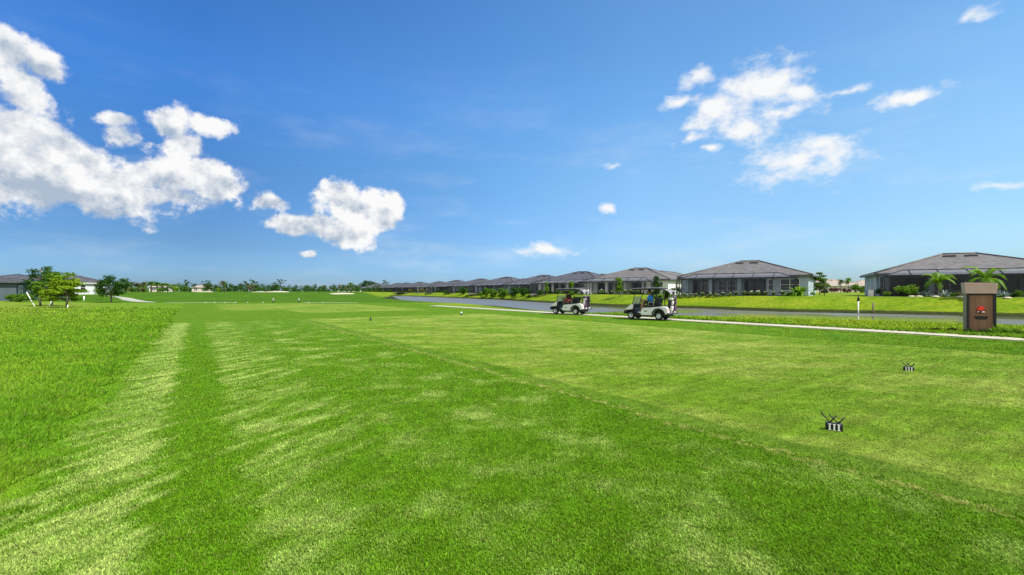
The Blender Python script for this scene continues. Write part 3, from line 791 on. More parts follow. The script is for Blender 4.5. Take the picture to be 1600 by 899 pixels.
HS.append(house('grey roof peeping out behind the screened porch of the blue grey house', 46.0, 114.0, -37, wall=M_WALL_WHITE, roof=M_TILE_GREY, cage=None, side_windows=2, rear=6))
# houses of the next street, seen through the gap
HS.append(house('tan roofed house behind the dark red hedge and tall palm', 127.0, 178.0, -8, W=20, wall=M_WALL_CREAM, roof=M_TILE_TAN, cage=None, side_windows=2, rear=6, fasc=M_TRIM))
HS.append(house('tan roofed house half hidden by the corner of the long grey house', 150.0, 186.0, -8, W=18, wall=M_WALL_CREAM, roof=M_TILE_TAN, cage=None, side_windows=2, rear=6, fasc=M_TRIM))
# houses behind the rough on the near side of the hole
HS.append(house('slate grey house cut by the picture edge beyond the rough', -75.8, 71.9, 125, W=16, wall=M_WALL_GREY, roof=M_TILE_DARK, cage=None, side_windows=0, rear=6, rear_u=(-6, None), pitch=.17))
HS.append(house('slate roofed house standing behind the two leafy young trees', -91.0, 93.0, 125, pitch=.22, W=15, wall=M_WALL_GREY, roof=M_TILE_DARK, cage=None, side_windows=2, rear=6, rear_u=(-6, None), fasc=M_TRIM))
HS.append(house('pale walled house with dark windows behind the round dark tree', -107.5, 121.5, 125, W=16, wall=M_WALL_PALE, roof=M_TILE_DARK, cage=None, side_windows=3, rear=6, rear_u=(-6, None), pitch=.27, fasc=M_TRIM))
HS.append(house('white house showing through the far row of palms', -186.0, 240.0, 20, W=9, D=9, solid=1.0, wall=M_WALL_CREAM, roof=M_TILE_TAN, cage=None, side_windows=1, rear=3, rear_u=(-2, None), fasc=M_TRIM))
HS.append(house('low pale house beside the yellow green tree at the palm row end', -184.0, 268.0, 15, W=8, D=8, solid=1.0, wall=M_WALL_CREAM, roof=M_TILE_TAN, cage=None, side_windows=1, rear=3, rear_u=(-2, None), fasc=M_TRIM))

# ------------------------------------------------------------------ trees, palms, shrubs
M_LEAF_DARK = leafy('dark_leaves', (0.012, 0.045, 0.006), (0.05, 0.13, 0.012))
M_LEAF_MID = leafy('mid_green_leaves', (0.030, 0.095, 0.006), (0.125, 0.25, 0.014))
M_LEAF_YELLOW = leafy('yellow_green_leaves', (0.075, 0.165, 0.005), (0.27, 0.40, 0.016), 0.4)
M_LEAF_LIGHT = leafy('fresh_green_leaves', (0.04, 0.13, 0.006), (0.19, 0.34, 0.02), 0.35)
M_LEAF_SILVER = leafy('silver_blue_leaves', (0.11, 0.17, 0.17), (0.36, 0.45, 0.48), 0.15)
M_LEAF_RED = leafy('dark_red_leaves', (0.045, 0.014, 0.018), (0.14, 0.05, 0.04), 0.2)
M_LEAF_OLIVE = leafy('olive_leaves', (0.045, 0.06, 0.015), (0.17, 0.17, 0.045), 0.2)
M_FLOWER = leafy('green_leaves_with_white_flowers', (0.025, 0.07, 0.008), (0.13, 0.22, 0.05), 0.25)
M_PETAL = plain('white_petals', (0.72, 0.72, 0.66), 0.7, 0.1)
def m_bark(g, b, out):
    p = g.node('ShaderNodeTexCoord').outputs['Object']
    n = g.noise(g.v('MULTIPLY', p, (6, 6, 1.2)), 3, 4, 0.65)
    g.put(b.inputs['Base Color'], g.mix(n, (0.05, 0.04, 0.032), (0.24, 0.20, 0.165))); b.inputs['Roughness'].default_value = 0.9
    bump(g, b, n, 0.5, 0.02)
M_BARK = material('bark', m_bark)

def leaf_cloud(clumps, n, size, rs, up=0.5, aspect=0.55):
    """n leaf-sized rhombs spread through ellipsoid clumps (x, y, z, rx, ry, rz)"""
    C = np.array(clumps, float)
    wts = (C[:, 3] * C[:, 4] * C[:, 5]) ** (2 / 3); wts /= wts.sum()
    k = rs.choice(len(C), n, p=wts)
    d = rs.normal(size=(n, 3)); d /= np.linalg.norm(d, axis=1)[:, None]
    r = rs.uniform(0, 1, n) ** 0.45 * (1 + 0.28 * rs.normal(size=n) * (rs.uniform(size=n) < .3))
    P = C[k, :3] + d * r[:, None] * C[k, 3:6]
    nr = d * 0.7 + rs.normal(size=(n, 3)) * 0.6 + np.array([0, 0, up]); nr /= np.linalg.norm(nr, axis=1)[:, None]
    a = np.cross(nr, rs.normal(size=(n, 3))); a /= np.linalg.norm(a, axis=1)[:, None]
    b = np.cross(nr, a); s = size * rs.uniform(0.6, 1.4, n)[:, None]
    V = np.stack([P - a * s * .5, P + b * s * aspect * .5, P + a * s * .5, P - b * s * aspect * .5], 1).reshape(-1, 3)
    ct = rs.uniform(0, 1, len(C))
    tint = np.clip(0.5 * rs.uniform(0, 1, n) + 0.5 * ct[k], 0, 1)
    return V, np.arange(n * 4).reshape(-1, 4), tint

def trunk_mb(h, r, limbs, rs, lean=0.0):
    m = MB()
    pts = [(0, 0, -0.15)] + [(lean * (i / 4) + .03 * rs.normal(), .03 * rs.normal(), h * i / 4) for i in range(1, 5)]
    m.tube(pts, [r * 1.3, r, r * .85, r * .75, r * .6], 7)
    for (x, y, z, z0) in limbs:
        t = z0 / h; p0 = (lean * t, 0, z0)
        mid = (x * .5, y * .5, z0 + (z - z0) * .6)
        m.tube([p0, mid, (x, y, z)], [r * .5, r * .35, r * .14], 5)
    return m

PROTO = {}
def tree_proto(kind, seed):
    key = (kind, seed)
    if key in PROTO: return PROTO[key]
    rs = np.random.default_rng(seed * 31 + sum(map(ord, kind)))
    name, parts = 'tree', []
    U = rs.uniform
    def crown(clumps, n, size, mat, nm='crown', up=.5, asp=.55):
        V, Fc, t = leaf_cloud(clumps, n, size, rs, up, asp); parts.append((nm, np_mesh(nm, V, Fc, False, t), mat))
    def wood(mb, nm='trunk', mat=None): parts.append((nm, mb.mesh(nm), mat or M_BARK))
    if kind == 'layered':              # unit height 1: flat tiers of foliage
        cl = []; lb = []
        for i, z in enumerate((.28, .38, .49, .61, .75, .89)):
            R = (.30, .36, .34, .27, .19, .10)[i]
            for k in range((5, 7, 7, 6, 4, 2)[i]):
                a = U(0, 6.28); r = R * U(.35, 1.05)
                cl.append((r * math.cos(a), r * math.sin(a), z + U(-.06, .06), U(.11, .18), U(.11, .18), U(.035, .075)))
                lb.append((cl[-1][0], cl[-1][1], z, max(.18, z - .18)))
        crown(cl, 5600, .046, None); wood(trunk_mb(.85, .018, lb, rs))
    elif kind == 'round':
        cl = []; lb = []
        for k in range(34):
            a = U(0, 6.28); z = U(.30, .92); R = .40 * math.sqrt(max(.04, 1 - ((z - .58) / .40) ** 2)); r = R * U(.3, 1.0)
            q = U(.09, .15); cl.append((r * math.cos(a), r * math.sin(a), z, q, q, q * .8))
            if k % 3 == 0: lb.append((cl[-1][0], cl[-1][1], z, U(.2, .4)))
        crown(cl, 4600, .046, None); wood(trunk_mb(.72, .02, lb, rs))
    elif kind == 'open':               # airy young tree with sky between the clumps
        cl = []; lb = []
        for k in range(17):
            a = U(0, 6.28); z = U(.34, .97); r = .33 * U(.2, 1.0) * (1.15 - z * .6)
            q = U(.07, .11); cl.append((r * math.cos(a), r * math.sin(a), z, q * 1.2, q * 1.2, q * .8)); lb.append((cl[-1][0], cl[-1][1], z, U(.25, .6)))
        crown(cl, 2600, .042, None); wood(trunk_mb(.9, .016, lb, rs))
    elif kind == 'slim':
        cl = []; lb = []
        for k in range(16):
            a = U(0, 6.28); z = U(.26, .95); r = .13 * U(.1, 1.0)
            q = U(.075, .12); cl.append((r * math.cos(a), r * math.sin(a), z, q, q, q * 1.1))
            if k % 2 == 0: lb.append((cl[-1][0], cl[-1][1], z, max(.15, z - .15)))
        crown(cl, 2400, .046, None); wood(trunk_mb(.9, .016, lb, rs))
    elif kind == 'pine':
        cl = []; lb = []
        for k in range(11):
            a = U(0, 6.28); z = U(.58, .98); r = .34 * U(.25, 1.0)
            cl.append((r * math.cos(a), r * math.sin(a), z, U(.06, .12), U(.06, .12), U(.025, .045))); lb.append((cl[-1][0], cl[-1][1], z - .01, U(.5, .75)))
        crown(cl, 900, .045, None, up=.3); wood(trunk_mb(.92, .017, lb, rs, U(-.06, .06)))
    elif kind == 'spreading':          # broad oak on several limbs
        cl = []; lb = []
        for k in range(30):
            a = U(0, 6.28); z = U(.34, .93); R = .62 * math.sqrt(max(.03, 1 - ((z - .5) / .48) ** 2)); r = R * U(.3, 1.0)
            cl.append((r * math.cos(a), r * math.sin(a), z, U(.07, .13), U(.07, .13), U(.045, .085)))
            if k % 2 == 0: lb.append((cl[-1][0], cl[-1][1], z, U(.15, .35)))
        crown(cl, 2200, .05, None); wood(trunk_mb(.6, .035, lb, rs))
    elif kind in ('palm', 'young_palm'):
        young = kind == 'young_palm'
        name = 'palm_tree'
        ht = .34 if young else .66
        m = MB(); m.tube([(0, 0, -.1), (.01, 0, ht * .5), (0, .01, ht)], [.028, .020, .017] if young else [.03, .024, .022], 8)
        wood(m)
        nf = 13 if young else 24
        for q in range(nf):
            V = []; Fc = []
            a = q * 2.39996 + U(-.2, .2); e0 = (U(.35, 1.35) if young else U(-.5, 1.3)); L = (U(.50, .66) if young else U(.22, .32))
            p = np.array([0, 0, ht]); h = np.array([math.cos(a), math.sin(a), 0]); side = np.array([-math.sin(a), math.cos(a), 0])
            ns = 15; e = e0; pts = []
            for i in range(ns + 1):
                pts.append(p.copy()); p = p + (h * math.cos(e) + np.array([0, 0, 1]) * math.sin(e)) * L / ns; e -= (1.75 if young else 1.5) / ns
            wl = L * (.30 if young else .42)
            for i in range(1, ns + 1):
                t = i / ns; d = pts[i] - pts[i - 1]; d /= np.linalg.norm(d)
                wlen = wl * (math.sin(math.pi * min(1, .15 + .85 * t) ** .9) * .85 + .12)
                for sg in (-1, 1):
                    tip = pts[i] + (side * sg * .75 + d * .65 + np.array([0, 0, -.28])) * wlen
                    base = pts[i - 1]; wv = d * L / ns * .9
                    b = len(V); V += [base, base + wv, tip + wv * .4, tip]; Fc.append((b, b + 1, b + 2, b + 3))
            for i in range(ns):
                b = len(V); wv = side * .008; V += [pts[i] - wv, pts[i] + wv, pts[i + 1] + wv, pts[i + 1] - wv]; Fc.append((b, b + 1, b + 2, b + 3))
            parts.append(('frond', np_mesh('frond', np.array(V), np.array(Fc), False, rs.uniform(.2, 1, len(Fc))), None))
    elif kind == 'shrub':
        name = 'shrub'; cl = []
        for k in range(12):
            a = U(0, 6.28); z = U(.15, .72); r = .42 * U(.1, 1.0)
            q = U(.16, .27); cl.append((r * math.cos(a), r * math.sin(a), z, q, q, q * .9))
        crown(cl, 900, .11, None, 'foliage')
    elif kind == 'flowering':
        name = 'shrub'; cl = []
        for k in range(9):
            a = U(0, 6.28); z = U(.15, .6); r = .42 * U(.1, 1.0)
            q = U(.17, .27); cl.append((r * math.cos(a), r * math.sin(a), z, q, q, q * .9))
        crown(cl, 420, .14, None, 'foliage')
        V, Fc, t = leaf_cloud([(c[0], c[1], c[2] + c[5] * .75, c[3] * .7, c[4] * .7, .05) for c in cl], 40, .12, rs)
        parts.append(('blossom', np_mesh('blossom', V, Fc, False, t), M_PETAL))
    elif kind == 'arching':            # clump of arching fronds
        name = 'shrub'; V = []; Fc = []; T = []
        for q in range(95):
            a = U(0, 6.28); e = U(.15, 1.45); L = U(.6, 1.15); h = np.array([math.cos(a), math.sin(a), 0]); side = np.array([-math.sin(a), math.cos(a), 0])
            p = h * U(0, .12); ns = 6; tq = U(0, 1)
            for i in range(ns):
                d = h * math.cos(e) + np.array([0, 0, 1]) * math.sin(e); p2 = p + d * L / ns; e -= U(.2, .36)
                w0 = .10 * (1 - i / ns * .75); w1 = .10 * (1 - (i + 1) / ns * .75)
                b = len(V); V += [p - side * w0, p + side * w0, p2 + side * w1, p2 - side * w1]; Fc.append((b, b + 1, b + 2, b + 3)); T.append(min(1, tq * .7 + .3 * i / ns)); p = p2
        parts.append(('foliage', np_mesh('foliage', np.array(V), np.array(Fc), False, np.array(T)), None))
    elif kind == 'rosette':            # stiff pointed leaves
        name = 'agave'; V = []; Fc = []; T = []
        for q in range(34):
            a = U(0, 6.28); e = U(.15, 1.35); L = U(.55, .8); h = np.array([math.cos(a), math.sin(a), 0]); side = np.array([-math.sin(a), math.cos(a), 0])
            d = h * math.cos(e) + np.array([0, 0, 1]) * math.sin(e); w = .085
            b = len(V); p1 = d * L * .45; p2 = d * L + np.array([0, 0, -.04])
            V += [-side * w * .6, side * w * .6, p1 + side * w, p1 - side * w, p2 + side * .008, p2 - side * .008]
            Fc += [(b, b + 1, b + 2, b + 3), (b + 3, b + 2, b + 4, b + 5)]; T += [U(0, 1)] * 2
        parts.append(('leaves', np_mesh('leaves', np.array(V), np.array(Fc), False, np.array(T)), None))
    zm = max(v.co.z for _, me, _ in parts for v in me.vertices)
    PROTO[key] = (name, parts, zm); return PROTO[key]

MATVAR = {}
def plant(kind, mat, x, y, h, label, cat='tree', group=None, wide=1.0, seed=None, rz=None, name=None, z=None):
    seed = random.randint(1, 3) if seed is None else seed
    nm, parts, zm = tree_proto(kind, seed)
    zz = gz(x, y) if z is None else z
    root = empty(name or nm, (x, y, zz), random.uniform(0, 6.28) if rz is None else rz, label, cat, group)
    root.scale = (h * wide / zm ** .5, h * wide / zm ** .5, h / zm)
    for (pn, me, m) in parts:
        if m is None:
            k = (me.name, mat.name)
            if k not in MATVAR:
                MATVAR[k] = me.copy(); MATVAR[k].materials.append(mat)
            link(pn, MATVAR[k], None, root)
        else: link(pn, me, m, root)
    return root
def at(kind, mat, px, Y, top, label, **kw):
    """a plant standing on the ground at column px and distance Y whose tip reaches row top of the photograph"""
    x = X(px, Y); z = gz(x, Y)
    return plant(kind, mat, x, Y, CAMH + (HY - top) * Y / F - z, label, **kw)

# near side: the staked young trees on the rough and the small ones behind
at('open', M_LEAF_DARK, 64, 52, 414, 'tall dark young tree with an airy crown behind the yellow green one', seed=1, wide=1.2)
at('layered', M_LEAF_MID, 80, 50.5, 424, 'mid green tiered young tree between the two leaning white stakes', seed=2, wide=1.15)
at('layered', M_LEAF_YELLOW, 103, 46.5, 425, 'bright yellow green tiered young tree at the front of the clump', seed=1, wide=1.22)
at('round', M_LEAF_DARK, 174, 66, 429, 'round dark green tree alone beside the pale crossing path', seed=3, wide=1.2)
at('shrub', M_LEAF_MID, 155, 78, 446, 'small dark bush tree just behind the round dark tree', seed=1, wide=.7, cat='shrub')
for px, top, lb in ((16, 459, 'low bush at the picture edge below the slate house'), (30, 457, 'wide green bush under the slate house wall'), (41, 458, 'green bush next to the leaning white stake')):
    at('shrub', M_LEAF_MID, px, 63, top, lb, cat='shrub', wide=1.5, group='bushes below the slate house')
# the far palm row and woods beyond the fairway
pr = [(197, 442, 'first palm of the far row, next to the round dark tree'), (206, 440, 'palm in the far row over a bare dark trunk'), (216, 443, 'olive tinged palm in the far row'), (225, 441, 'shorter palm right before the white house'),
      (236, 439, 'tallest palm of the row, before the white house'), (246, 441, 'palm standing at the white house corner'), (254, 442, 'green palm past the white house corner'), (262, 443, 'lime green palm in the middle of the far row end'), (271, 444, 'last palm before the yellow green round tree')]
for px, top, lb in pr: at('palm', M_LEAF_OLIVE if px in (206, 216, 225) else M_LEAF_MID, px, 205 + (px * 7) % 17, top, lb, cat='palm', group='palms in the far row', wide=1.9)
for px, top, mt, lb in ((201, 449, M_LEAF_OLIVE, 'olive thicket at the foot of the first far palms'), (212, 448, M_LEAF_MID, 'green thicket under the olive palms'), (223, 449, M_LEAF_OLIVE, 'olive thicket ending at the white house'), (250, 449, M_LEAF_MID, 'green thicket in front of the white house corner'), (258, 450, M_LEAF_DARK, 'dark thicket between the white and the low pale house')):
    at('shrub', mt, px, 198 + px % 5, top, lb, cat='shrub', wide=1.7, name='thicket')
at('shrub', M_LEAF_YELLOW, 273, 200, 446, 'yellow green round tree at the end of the palm row', wide=1.0, name='tree')
at('pine', M_LEAF_DARK, 292, 235, 437, 'flat topped pine beyond the end of the palm row')
at('round', M_LEAF_MID, 290, 225, 447, 'rounded scrub tree below the flat topped pine', wide=1.3)
at('round', M_LEAF_DARK, 325, 235, 442, 'dark round tree with a thin tip left of the pair of palms', wide=1.1)
at('pine', M_LEAF_DARK, 323, 240, 438, 'thin pine poking out of the dark round tree')
at('palm', M_LEAF_OLIVE, 347, 215, 439, 'taller palm of the isolated pair', cat='palm', wide=1.1)
at('palm', M_LEAF_MID, 352, 222, 440, 'shorter palm of the isolated pair', cat='palm', wide=1.1)
at('shrub', M_LEAF_YELLOW, 340, 205, 449, 'yellow bush at the foot of the isolated palm pair', cat='shrub', wide=.9)
at('round', M_LEAF_DARK, 369, 245, 446, 'small dark tree between palm pair and broad oak')
at('spreading', M_LEAF_DARK, 391, 235, 436, 'broad crowned oak, widest tree on the far skyline', wide=1.05, seed=1)
at('palm', M_LEAF_OLIVE, 388, 225, 443, 'brownish palm inside the spread of the broad oak', cat='palm', wide=1.1)
at('palm', M_LEAF_OLIVE, 395, 222, 444, 'second brownish palm under the broad oak', cat='palm', wide=1.1)
at('round', M_LEAF_MID, 405, 230, 448, 'green bushy tree on the flank of the broad oak')
at('round', M_LEAF_DARK, 428, 240, 446, 'dense dark tree below the tall sparse pine', wide=1.2)
at('pine', M_LEAF_DARK, 429, 245, 441, 'lower sparse pine of the pair', seed=1)
at('pine', M_LEAF_DARK, 439, 245, 436, 'tall sparse pine with open branches', seed=2)
at('round', M_LEAF_MID, 449, 240, 449, 'low mid green tree right of the sparse pines', wide=1.3)
at('pine', M_LEAF_DARK, 463, 250, 445, 'small thin pine above the sand bunker woods')
for px, top, lb in ((508, 446, 'first low palm above the long bunker'), (516, 447, 'second low palm above the long bunker'), (531, 445, 'palm in the gap of the dark scrub'), (541, 447, 'leaning palm near the pale house')):
    at('palm', M_LEAF_OLIVE, px, 225, top, lb, cat='palm', wide=1.2, group='low palms above the bunker')
at('palm', M_LEAF_MID, 548, 235, 441, 'bushy palm hiding the pale walled house', cat='palm', wide=1.3)
at('round', M_LEAF_DARK, 572, 300, 438, 'dark wide tree behind the pale walled house roof', wide=1.4)
at('round', M_LEAF_DARK, 583, 310, 440, 'lower dark tree next to the wide one behind the roofs', wide=1.4)
at('pine', M_LEAF_DARK, 603, 320, 437, 'lone thin pine above the charcoal roofs')
# woods that read as one mass along the horizon
def woodland():
    rs = np.random.default_rng(5); cl = []
    for px in np.arange(283, 610, 1.6):
        Y = rs.uniform(255, 300); x = X(px, Y); h = rs.uniform(1.6, 4.2) * (1.15 if px < 450 else .95)
        for k in range(2): cl.append((x + rs.normal() * .8, Y + rs.normal() * 3, gz(x, Y) + h * (.35 + .5 * k), 1.4, 1.4, h * .33))
    V, Fc, t = leaf_cloud(cl, 14000, .75, rs)
    tag(link('distant_woodland', np_mesh('distant_woodland', V, Fc, False, t), M_LEAF_DARK), 'dark scrubby woodland running along the flat horizon', kind='stuff')
    cl = []
    for px in np.arange(-60, 285, 2.2):
        Y = rs.uniform(285, 320); x = X(px, Y); h = rs.uniform(2.5, 5.0)
        for k in range(2): cl.append((x + rs.normal() * .8, Y + rs.normal() * 3, gz(x, Y) + h * (.35 + .5 * k), 1.8, 1.8, h * .33))
    for px in np.arange(1255, 1400, 1.6):
        Y = rs.uniform(215, 240); x = X(px, Y); h = rs.uniform(2.0, 4.6)
        for k in range(2): cl.append((x + rs.normal() * .8, Y + rs.normal() * 3, gz(x, Y) + h * (.35 + .5 * k), 1.5, 1.5, h * .33))
    V, Fc, t = leaf_cloud(cl, 14000, .8, rs)
    tag(link('distant_woodland', np_mesh('distant_woodland', V, Fc, False, t), M_LEAF_MID), 'green tree belt behind the houses at both ends of the view', kind='stuff')
woodland()

# gardens of the houses across the water
def local(hs, u, v):
    p = hs.matrix_basis @ Vector((u, v, 0)); return p.x, p.y
H1, H2, H3 = HS[0], HS[1], HS[2]
for i, u in enumerate(np.arange(-7.4, 7.2, 0.86)):
    x, y = local(H2, u, -3.95 + random.uniform(-.12, .12))
    plant('flowering', M_FLOWER, x, y, random.uniform(.55, .8), 'low white flowering shrub in the bed along the blue grey house porch', 'shrub', 'white flowering shrubs along the blue grey porch', wide=1.15)
at('arching', M_LEAF_LIGHT, 1248, 55.5, 444, 'big arching bush at the corner of the blue grey house', cat='shrub', seed=1, wide=1.1)
at('shrub', M_LEAF_MID, 1270, 57, 456, 'small low shrub beside the big arching corner bush', cat='shrub', wide=1.2)
x, y = local(H2, -9.0, -3.2); plant('arching', M_LEAF_MID, x, y, 1.5, 'arching green bush at the porch end of the blue grey house', 'shrub', seed=2)
x, y = local(H2, -10.6, -3.4); plant('shrub', M_LEAF_DARK, x, y, 1.5, 'dark bush between the blue grey house and white sided house', 'shrub')
at('layered', M_LEAF_MID, 1281, 66, 424, 'tiered young tree on the lawn next to the blue grey house', seed=3, wide=.8)
for i, u in enumerate(np.arange(-7.6, 6.6, 1.15)):
    x, y = local(H3, u, -4.0 + random.uniform(-.15, .15))
    plant('flowering', M_FLOWER, x, y, random.uniform(.6, 1.1), 'leafy low shrub in the bed along the white sided house porch', 'shrub', 'low shrubs along the white sided house porch', wide=1.1)
at('slim', M_LEAF_LIGHT, 968, 72, 433, 'slim bright green tree before the white sided house porch', seed=1, wide=1.1)
at('slim', M_LEAF_DARK, 1027, 76, 430, 'slim dark tree against the white side wall', seed=2, wide=1.25)
at('slim', M_LEAF_LIGHT, 893, 84, 439, 'slim young tree near the end of the white sided porch', seed=3, wide=1.1)
at('slim', M_LEAF_LIGHT, 855, 99, 440, 'slim young tree in the gap between the third and fourth roofs', seed=2, wide=1.1)
at('shrub', M_LEAF_DARK, 1056, 73, 448, 'dark bush below the small side windows', cat='shrub', wide=1.3)
at('shrub', M_LEAF_MID, 1044, 73, 452, 'mid green bush below the white side wall', cat='shrub', wide=1.2)
bushes = [(806, 96, 446, 'wide dark bush on the lawn edge past the slim trees'), (818, 95, 447, 'second dark bush on the lawn edge'), (829, 97, 450, 'small pale bush beside the dark pair'), (845, 96, 451, 'low bush before the fourth porch'),
          (872, 90, 451, 'round bush close to the fourth porch corner'), (788, 115, 448, 'bush in front of the fifth porch'), (770, 118, 449, 'spreading bush by the fifth porch end'), (760, 128, 448, 'tall bush by the sixth porch'),
          (724, 150, 446, 'dark tall bush hiding a porch corner'), (735, 148, 450, 'low bush between two far porches'), (700, 175, 451, 'tiny bush by the white wall'), (660, 190, 450, 'olive bush near the pond head'), (641, 200, 450, 'olive bush at the pond head lawn'), (626, 212, 451, 'dark bush past the pond head'), (610, 235, 451, 'last dark bush of the far row')]
def row_y(px): return float(np.interp(px, [600, 640, 700, 735, 770, 800, 850, 900], [86, 83, 77, 73, 69, 66.5, 64, 63])) / (CA * (px - 800) / F + CB)
for px, Y, top, lb in bushes: at('shrub', M_LEAF_OLIVE if 'olive' in lb else M_LEAF_DARK if 'dark' in lb else M_LEAF_MID, px, row_y(px), top + 1, lb, cat='shrub', wide=1.2, group='bushes before the far porches')
for k, hs in enumerate(HS[3:12]):
    for u in np.arange(-7.6, 7.6, 1.55):
        x, y = local(hs, u, -4.1 + random.uniform(-.2, .2))
        plant('shrub', M_LEAF_DARK, x, y, random.uniform(.6, 1.15), 'low dark hedge shrub in the bed at the foot of a charcoal roofed porch', 'shrub', 'hedge shrubs along the far porches', wide=1.25)
# before the long grey house
at('young_palm', M_LEAF_LIGHT, 1466, 48.0, 425, 'young palm with a slim trunk before the dark porch', cat='palm', seed=1, wide=.78)
at('young_palm', M_LEAF_LIGHT, 1541, 44.5, 415, 'young palm rising behind the brown water station', cat='palm', seed=2, wide=.8)
at('shrub', M_LEAF_LIGHT, 1416, 50.0, 444, 'large bright leafy bush at the corner of the long grey house', cat='shrub', seed=1, wide=1.35)
at('shrub', M_LEAF_DARK, 1376, 54.5, 449, 'dark bush along the side wall of the long grey house', cat='shrub', wide=1.4)
at('shrub', M_LEAF_DARK, 1366, 58, 451, 'second dark bush farther along that side wall', cat='shrub', wide=1.3)
at('shrub', M_LEAF_LIGHT, 1387, 51.5, 455, 'small light green bush before the dark side bushes', cat='shrub', wide=1.4)
for px, top, kind, mat, lb in ((1437, 455, 'rosette', M_LEAF_SILVER, 'silver agave right after the large arching bush'), (1449, 454, 'rosette', M_LEAF_SILVER, 'silver agave behind the young palm trunk'), (1477, 452, 'rosette', M_LEAF_SILVER, 'biggest silver blue agave by the dark porch'),
                               (1488, 457, 'shrub', M_LEAF_MID, 'small green mound after the biggest agave'), (1497, 456, 'shrub', M_LEAF_OLIVE, 'olive mound near the water station top'), (1562, 452, 'rosette', M_LEAF_SILVER, 'silver agave past the water station'),
                               (1572, 455, 'rosette', M_LEAF_SILVER, 'smaller silver agave at the far bed end'), (1592, 453, 'shrub', M_LEAF_MID, 'green bush last in the bed by the picture edge'), (1584, 458, 'shrub', M_LEAF_DARK, 'dark low bush by the picture edge')):
    Yb = 49.5 - (px - 1430) * .032
    at(kind, mat, px, Yb, top, lb, cat='agave' if kind == 'rosette' else 'shrub', wide=1.25)
# behind the gap
at('palm', M_LEAF_MID, 1325, 150, 434, 'tall lone palm in the gap between the two nearest houses', cat='palm', wide=.9, seed=1)
at('palm', M_LEAF_DARK, 1314, 165, 437, 'dark palm behind the tan roofs', cat='palm', wide=1.0, seed=2)
for px, top, mat, lb in ((1300, 449, M_LEAF_RED, 'dark red hedge bush closest to the tiered tree'), (1308, 449, M_LEAF_RED, 'dark red hedge bush in the middle of the red hedge'), (1319, 450, M_LEAF_RED, 'dark red hedge bush below the lone palm'), (1327, 451, M_LEAF_RED, 'dark red hedge bush at the end of the red hedge'),
                         (1337, 443, M_LEAF_MID, 'upright green bush past the red hedge'), (1350, 446, M_LEAF_DARK, 'dark bush next to the corner of the long house'), (1357, 444, M_LEAF_MID, 'green bush touching the corner of the long house')):
    at('shrub', mat, px, 118, top, lb, cat='shrub', wide=1.1)

# ------------------------------------------------------------------ golf carts
M_CART = plain('white_cart_body', (0.70, 0.71, 0.70), 0.3, 0.05, 2.0, spec=.5)
M_BLACK = plain('black_plastic', (0.014, 0.014, 0.016), 0.5, 0.2, 4.0)
M_VINYL = plain('black_vinyl', (0.02, 0.02, 0.024), 0.45, 0.2, 4.0)
M_ROOFTOP = plain('grey_plastic', (0.16, 0.15, 0.18), 0.4, 0.05)
M_RUBBER = plain('tyre_rubber', (0.016, 0.016, 0.016), 0.85, 0.2, 6.0)
M_RIM = plain('silver_hubcap', (0.55, 0.56, 0.57), 0.35, 0.1, metal=.5)
M_STEEL = plain('brushed_steel', (0.45, 0.45, 0.46), 0.3, 0.1, metal=.8)
M_ROOFTOP_PALE = plain('pale_stone', (0.45, 0.45, 0.42), 0.8, 0.1)
M_AWNING = plain('grey_bag_awning', (0.20, 0.20, 0.215), 0.6, 0.1)
M_AMBER = plain('red_tail_lens', (0.5, 0.02, 0.015), 0.3, 0.1)
M_LAMP = plain('clear_headlight_lens', (0.6, 0.6, 0.58), 0.15, 0.05, spec=.7)
def m_wind(g, b, out):
    p = g.node('ShaderNodeTexCoord').outputs['Object']
    b.inputs['Roughness'].default_value = .12
    g.put(b.inputs['Base Color'], g.mix(g.noise(p, 3, 3), (.62, .66, .64), (.78, .80, .78)))
    t = g.node('ShaderNodeBsdfTransparent'); mx = g.node('ShaderNodeMixShader'); mx.inputs[0].default_value = .5
    g.l.new(t.outputs[0], mx.inputs[1]); g.l.new(b.outputs[0], mx.inputs[2]); g.l.new(mx.outputs[0], out.inputs[0])
M_WIND = material('hazy_windscreen', m_wind)

def arc(cx, cz, r, a0, a1, n):
    return [(cx + r * math.cos(math.radians(a0 + (a1 - a0) * i / n)), cz + r * math.sin(math.radians(a0 + (a1 - a0) * i / n))) for i in range(n + 1)]

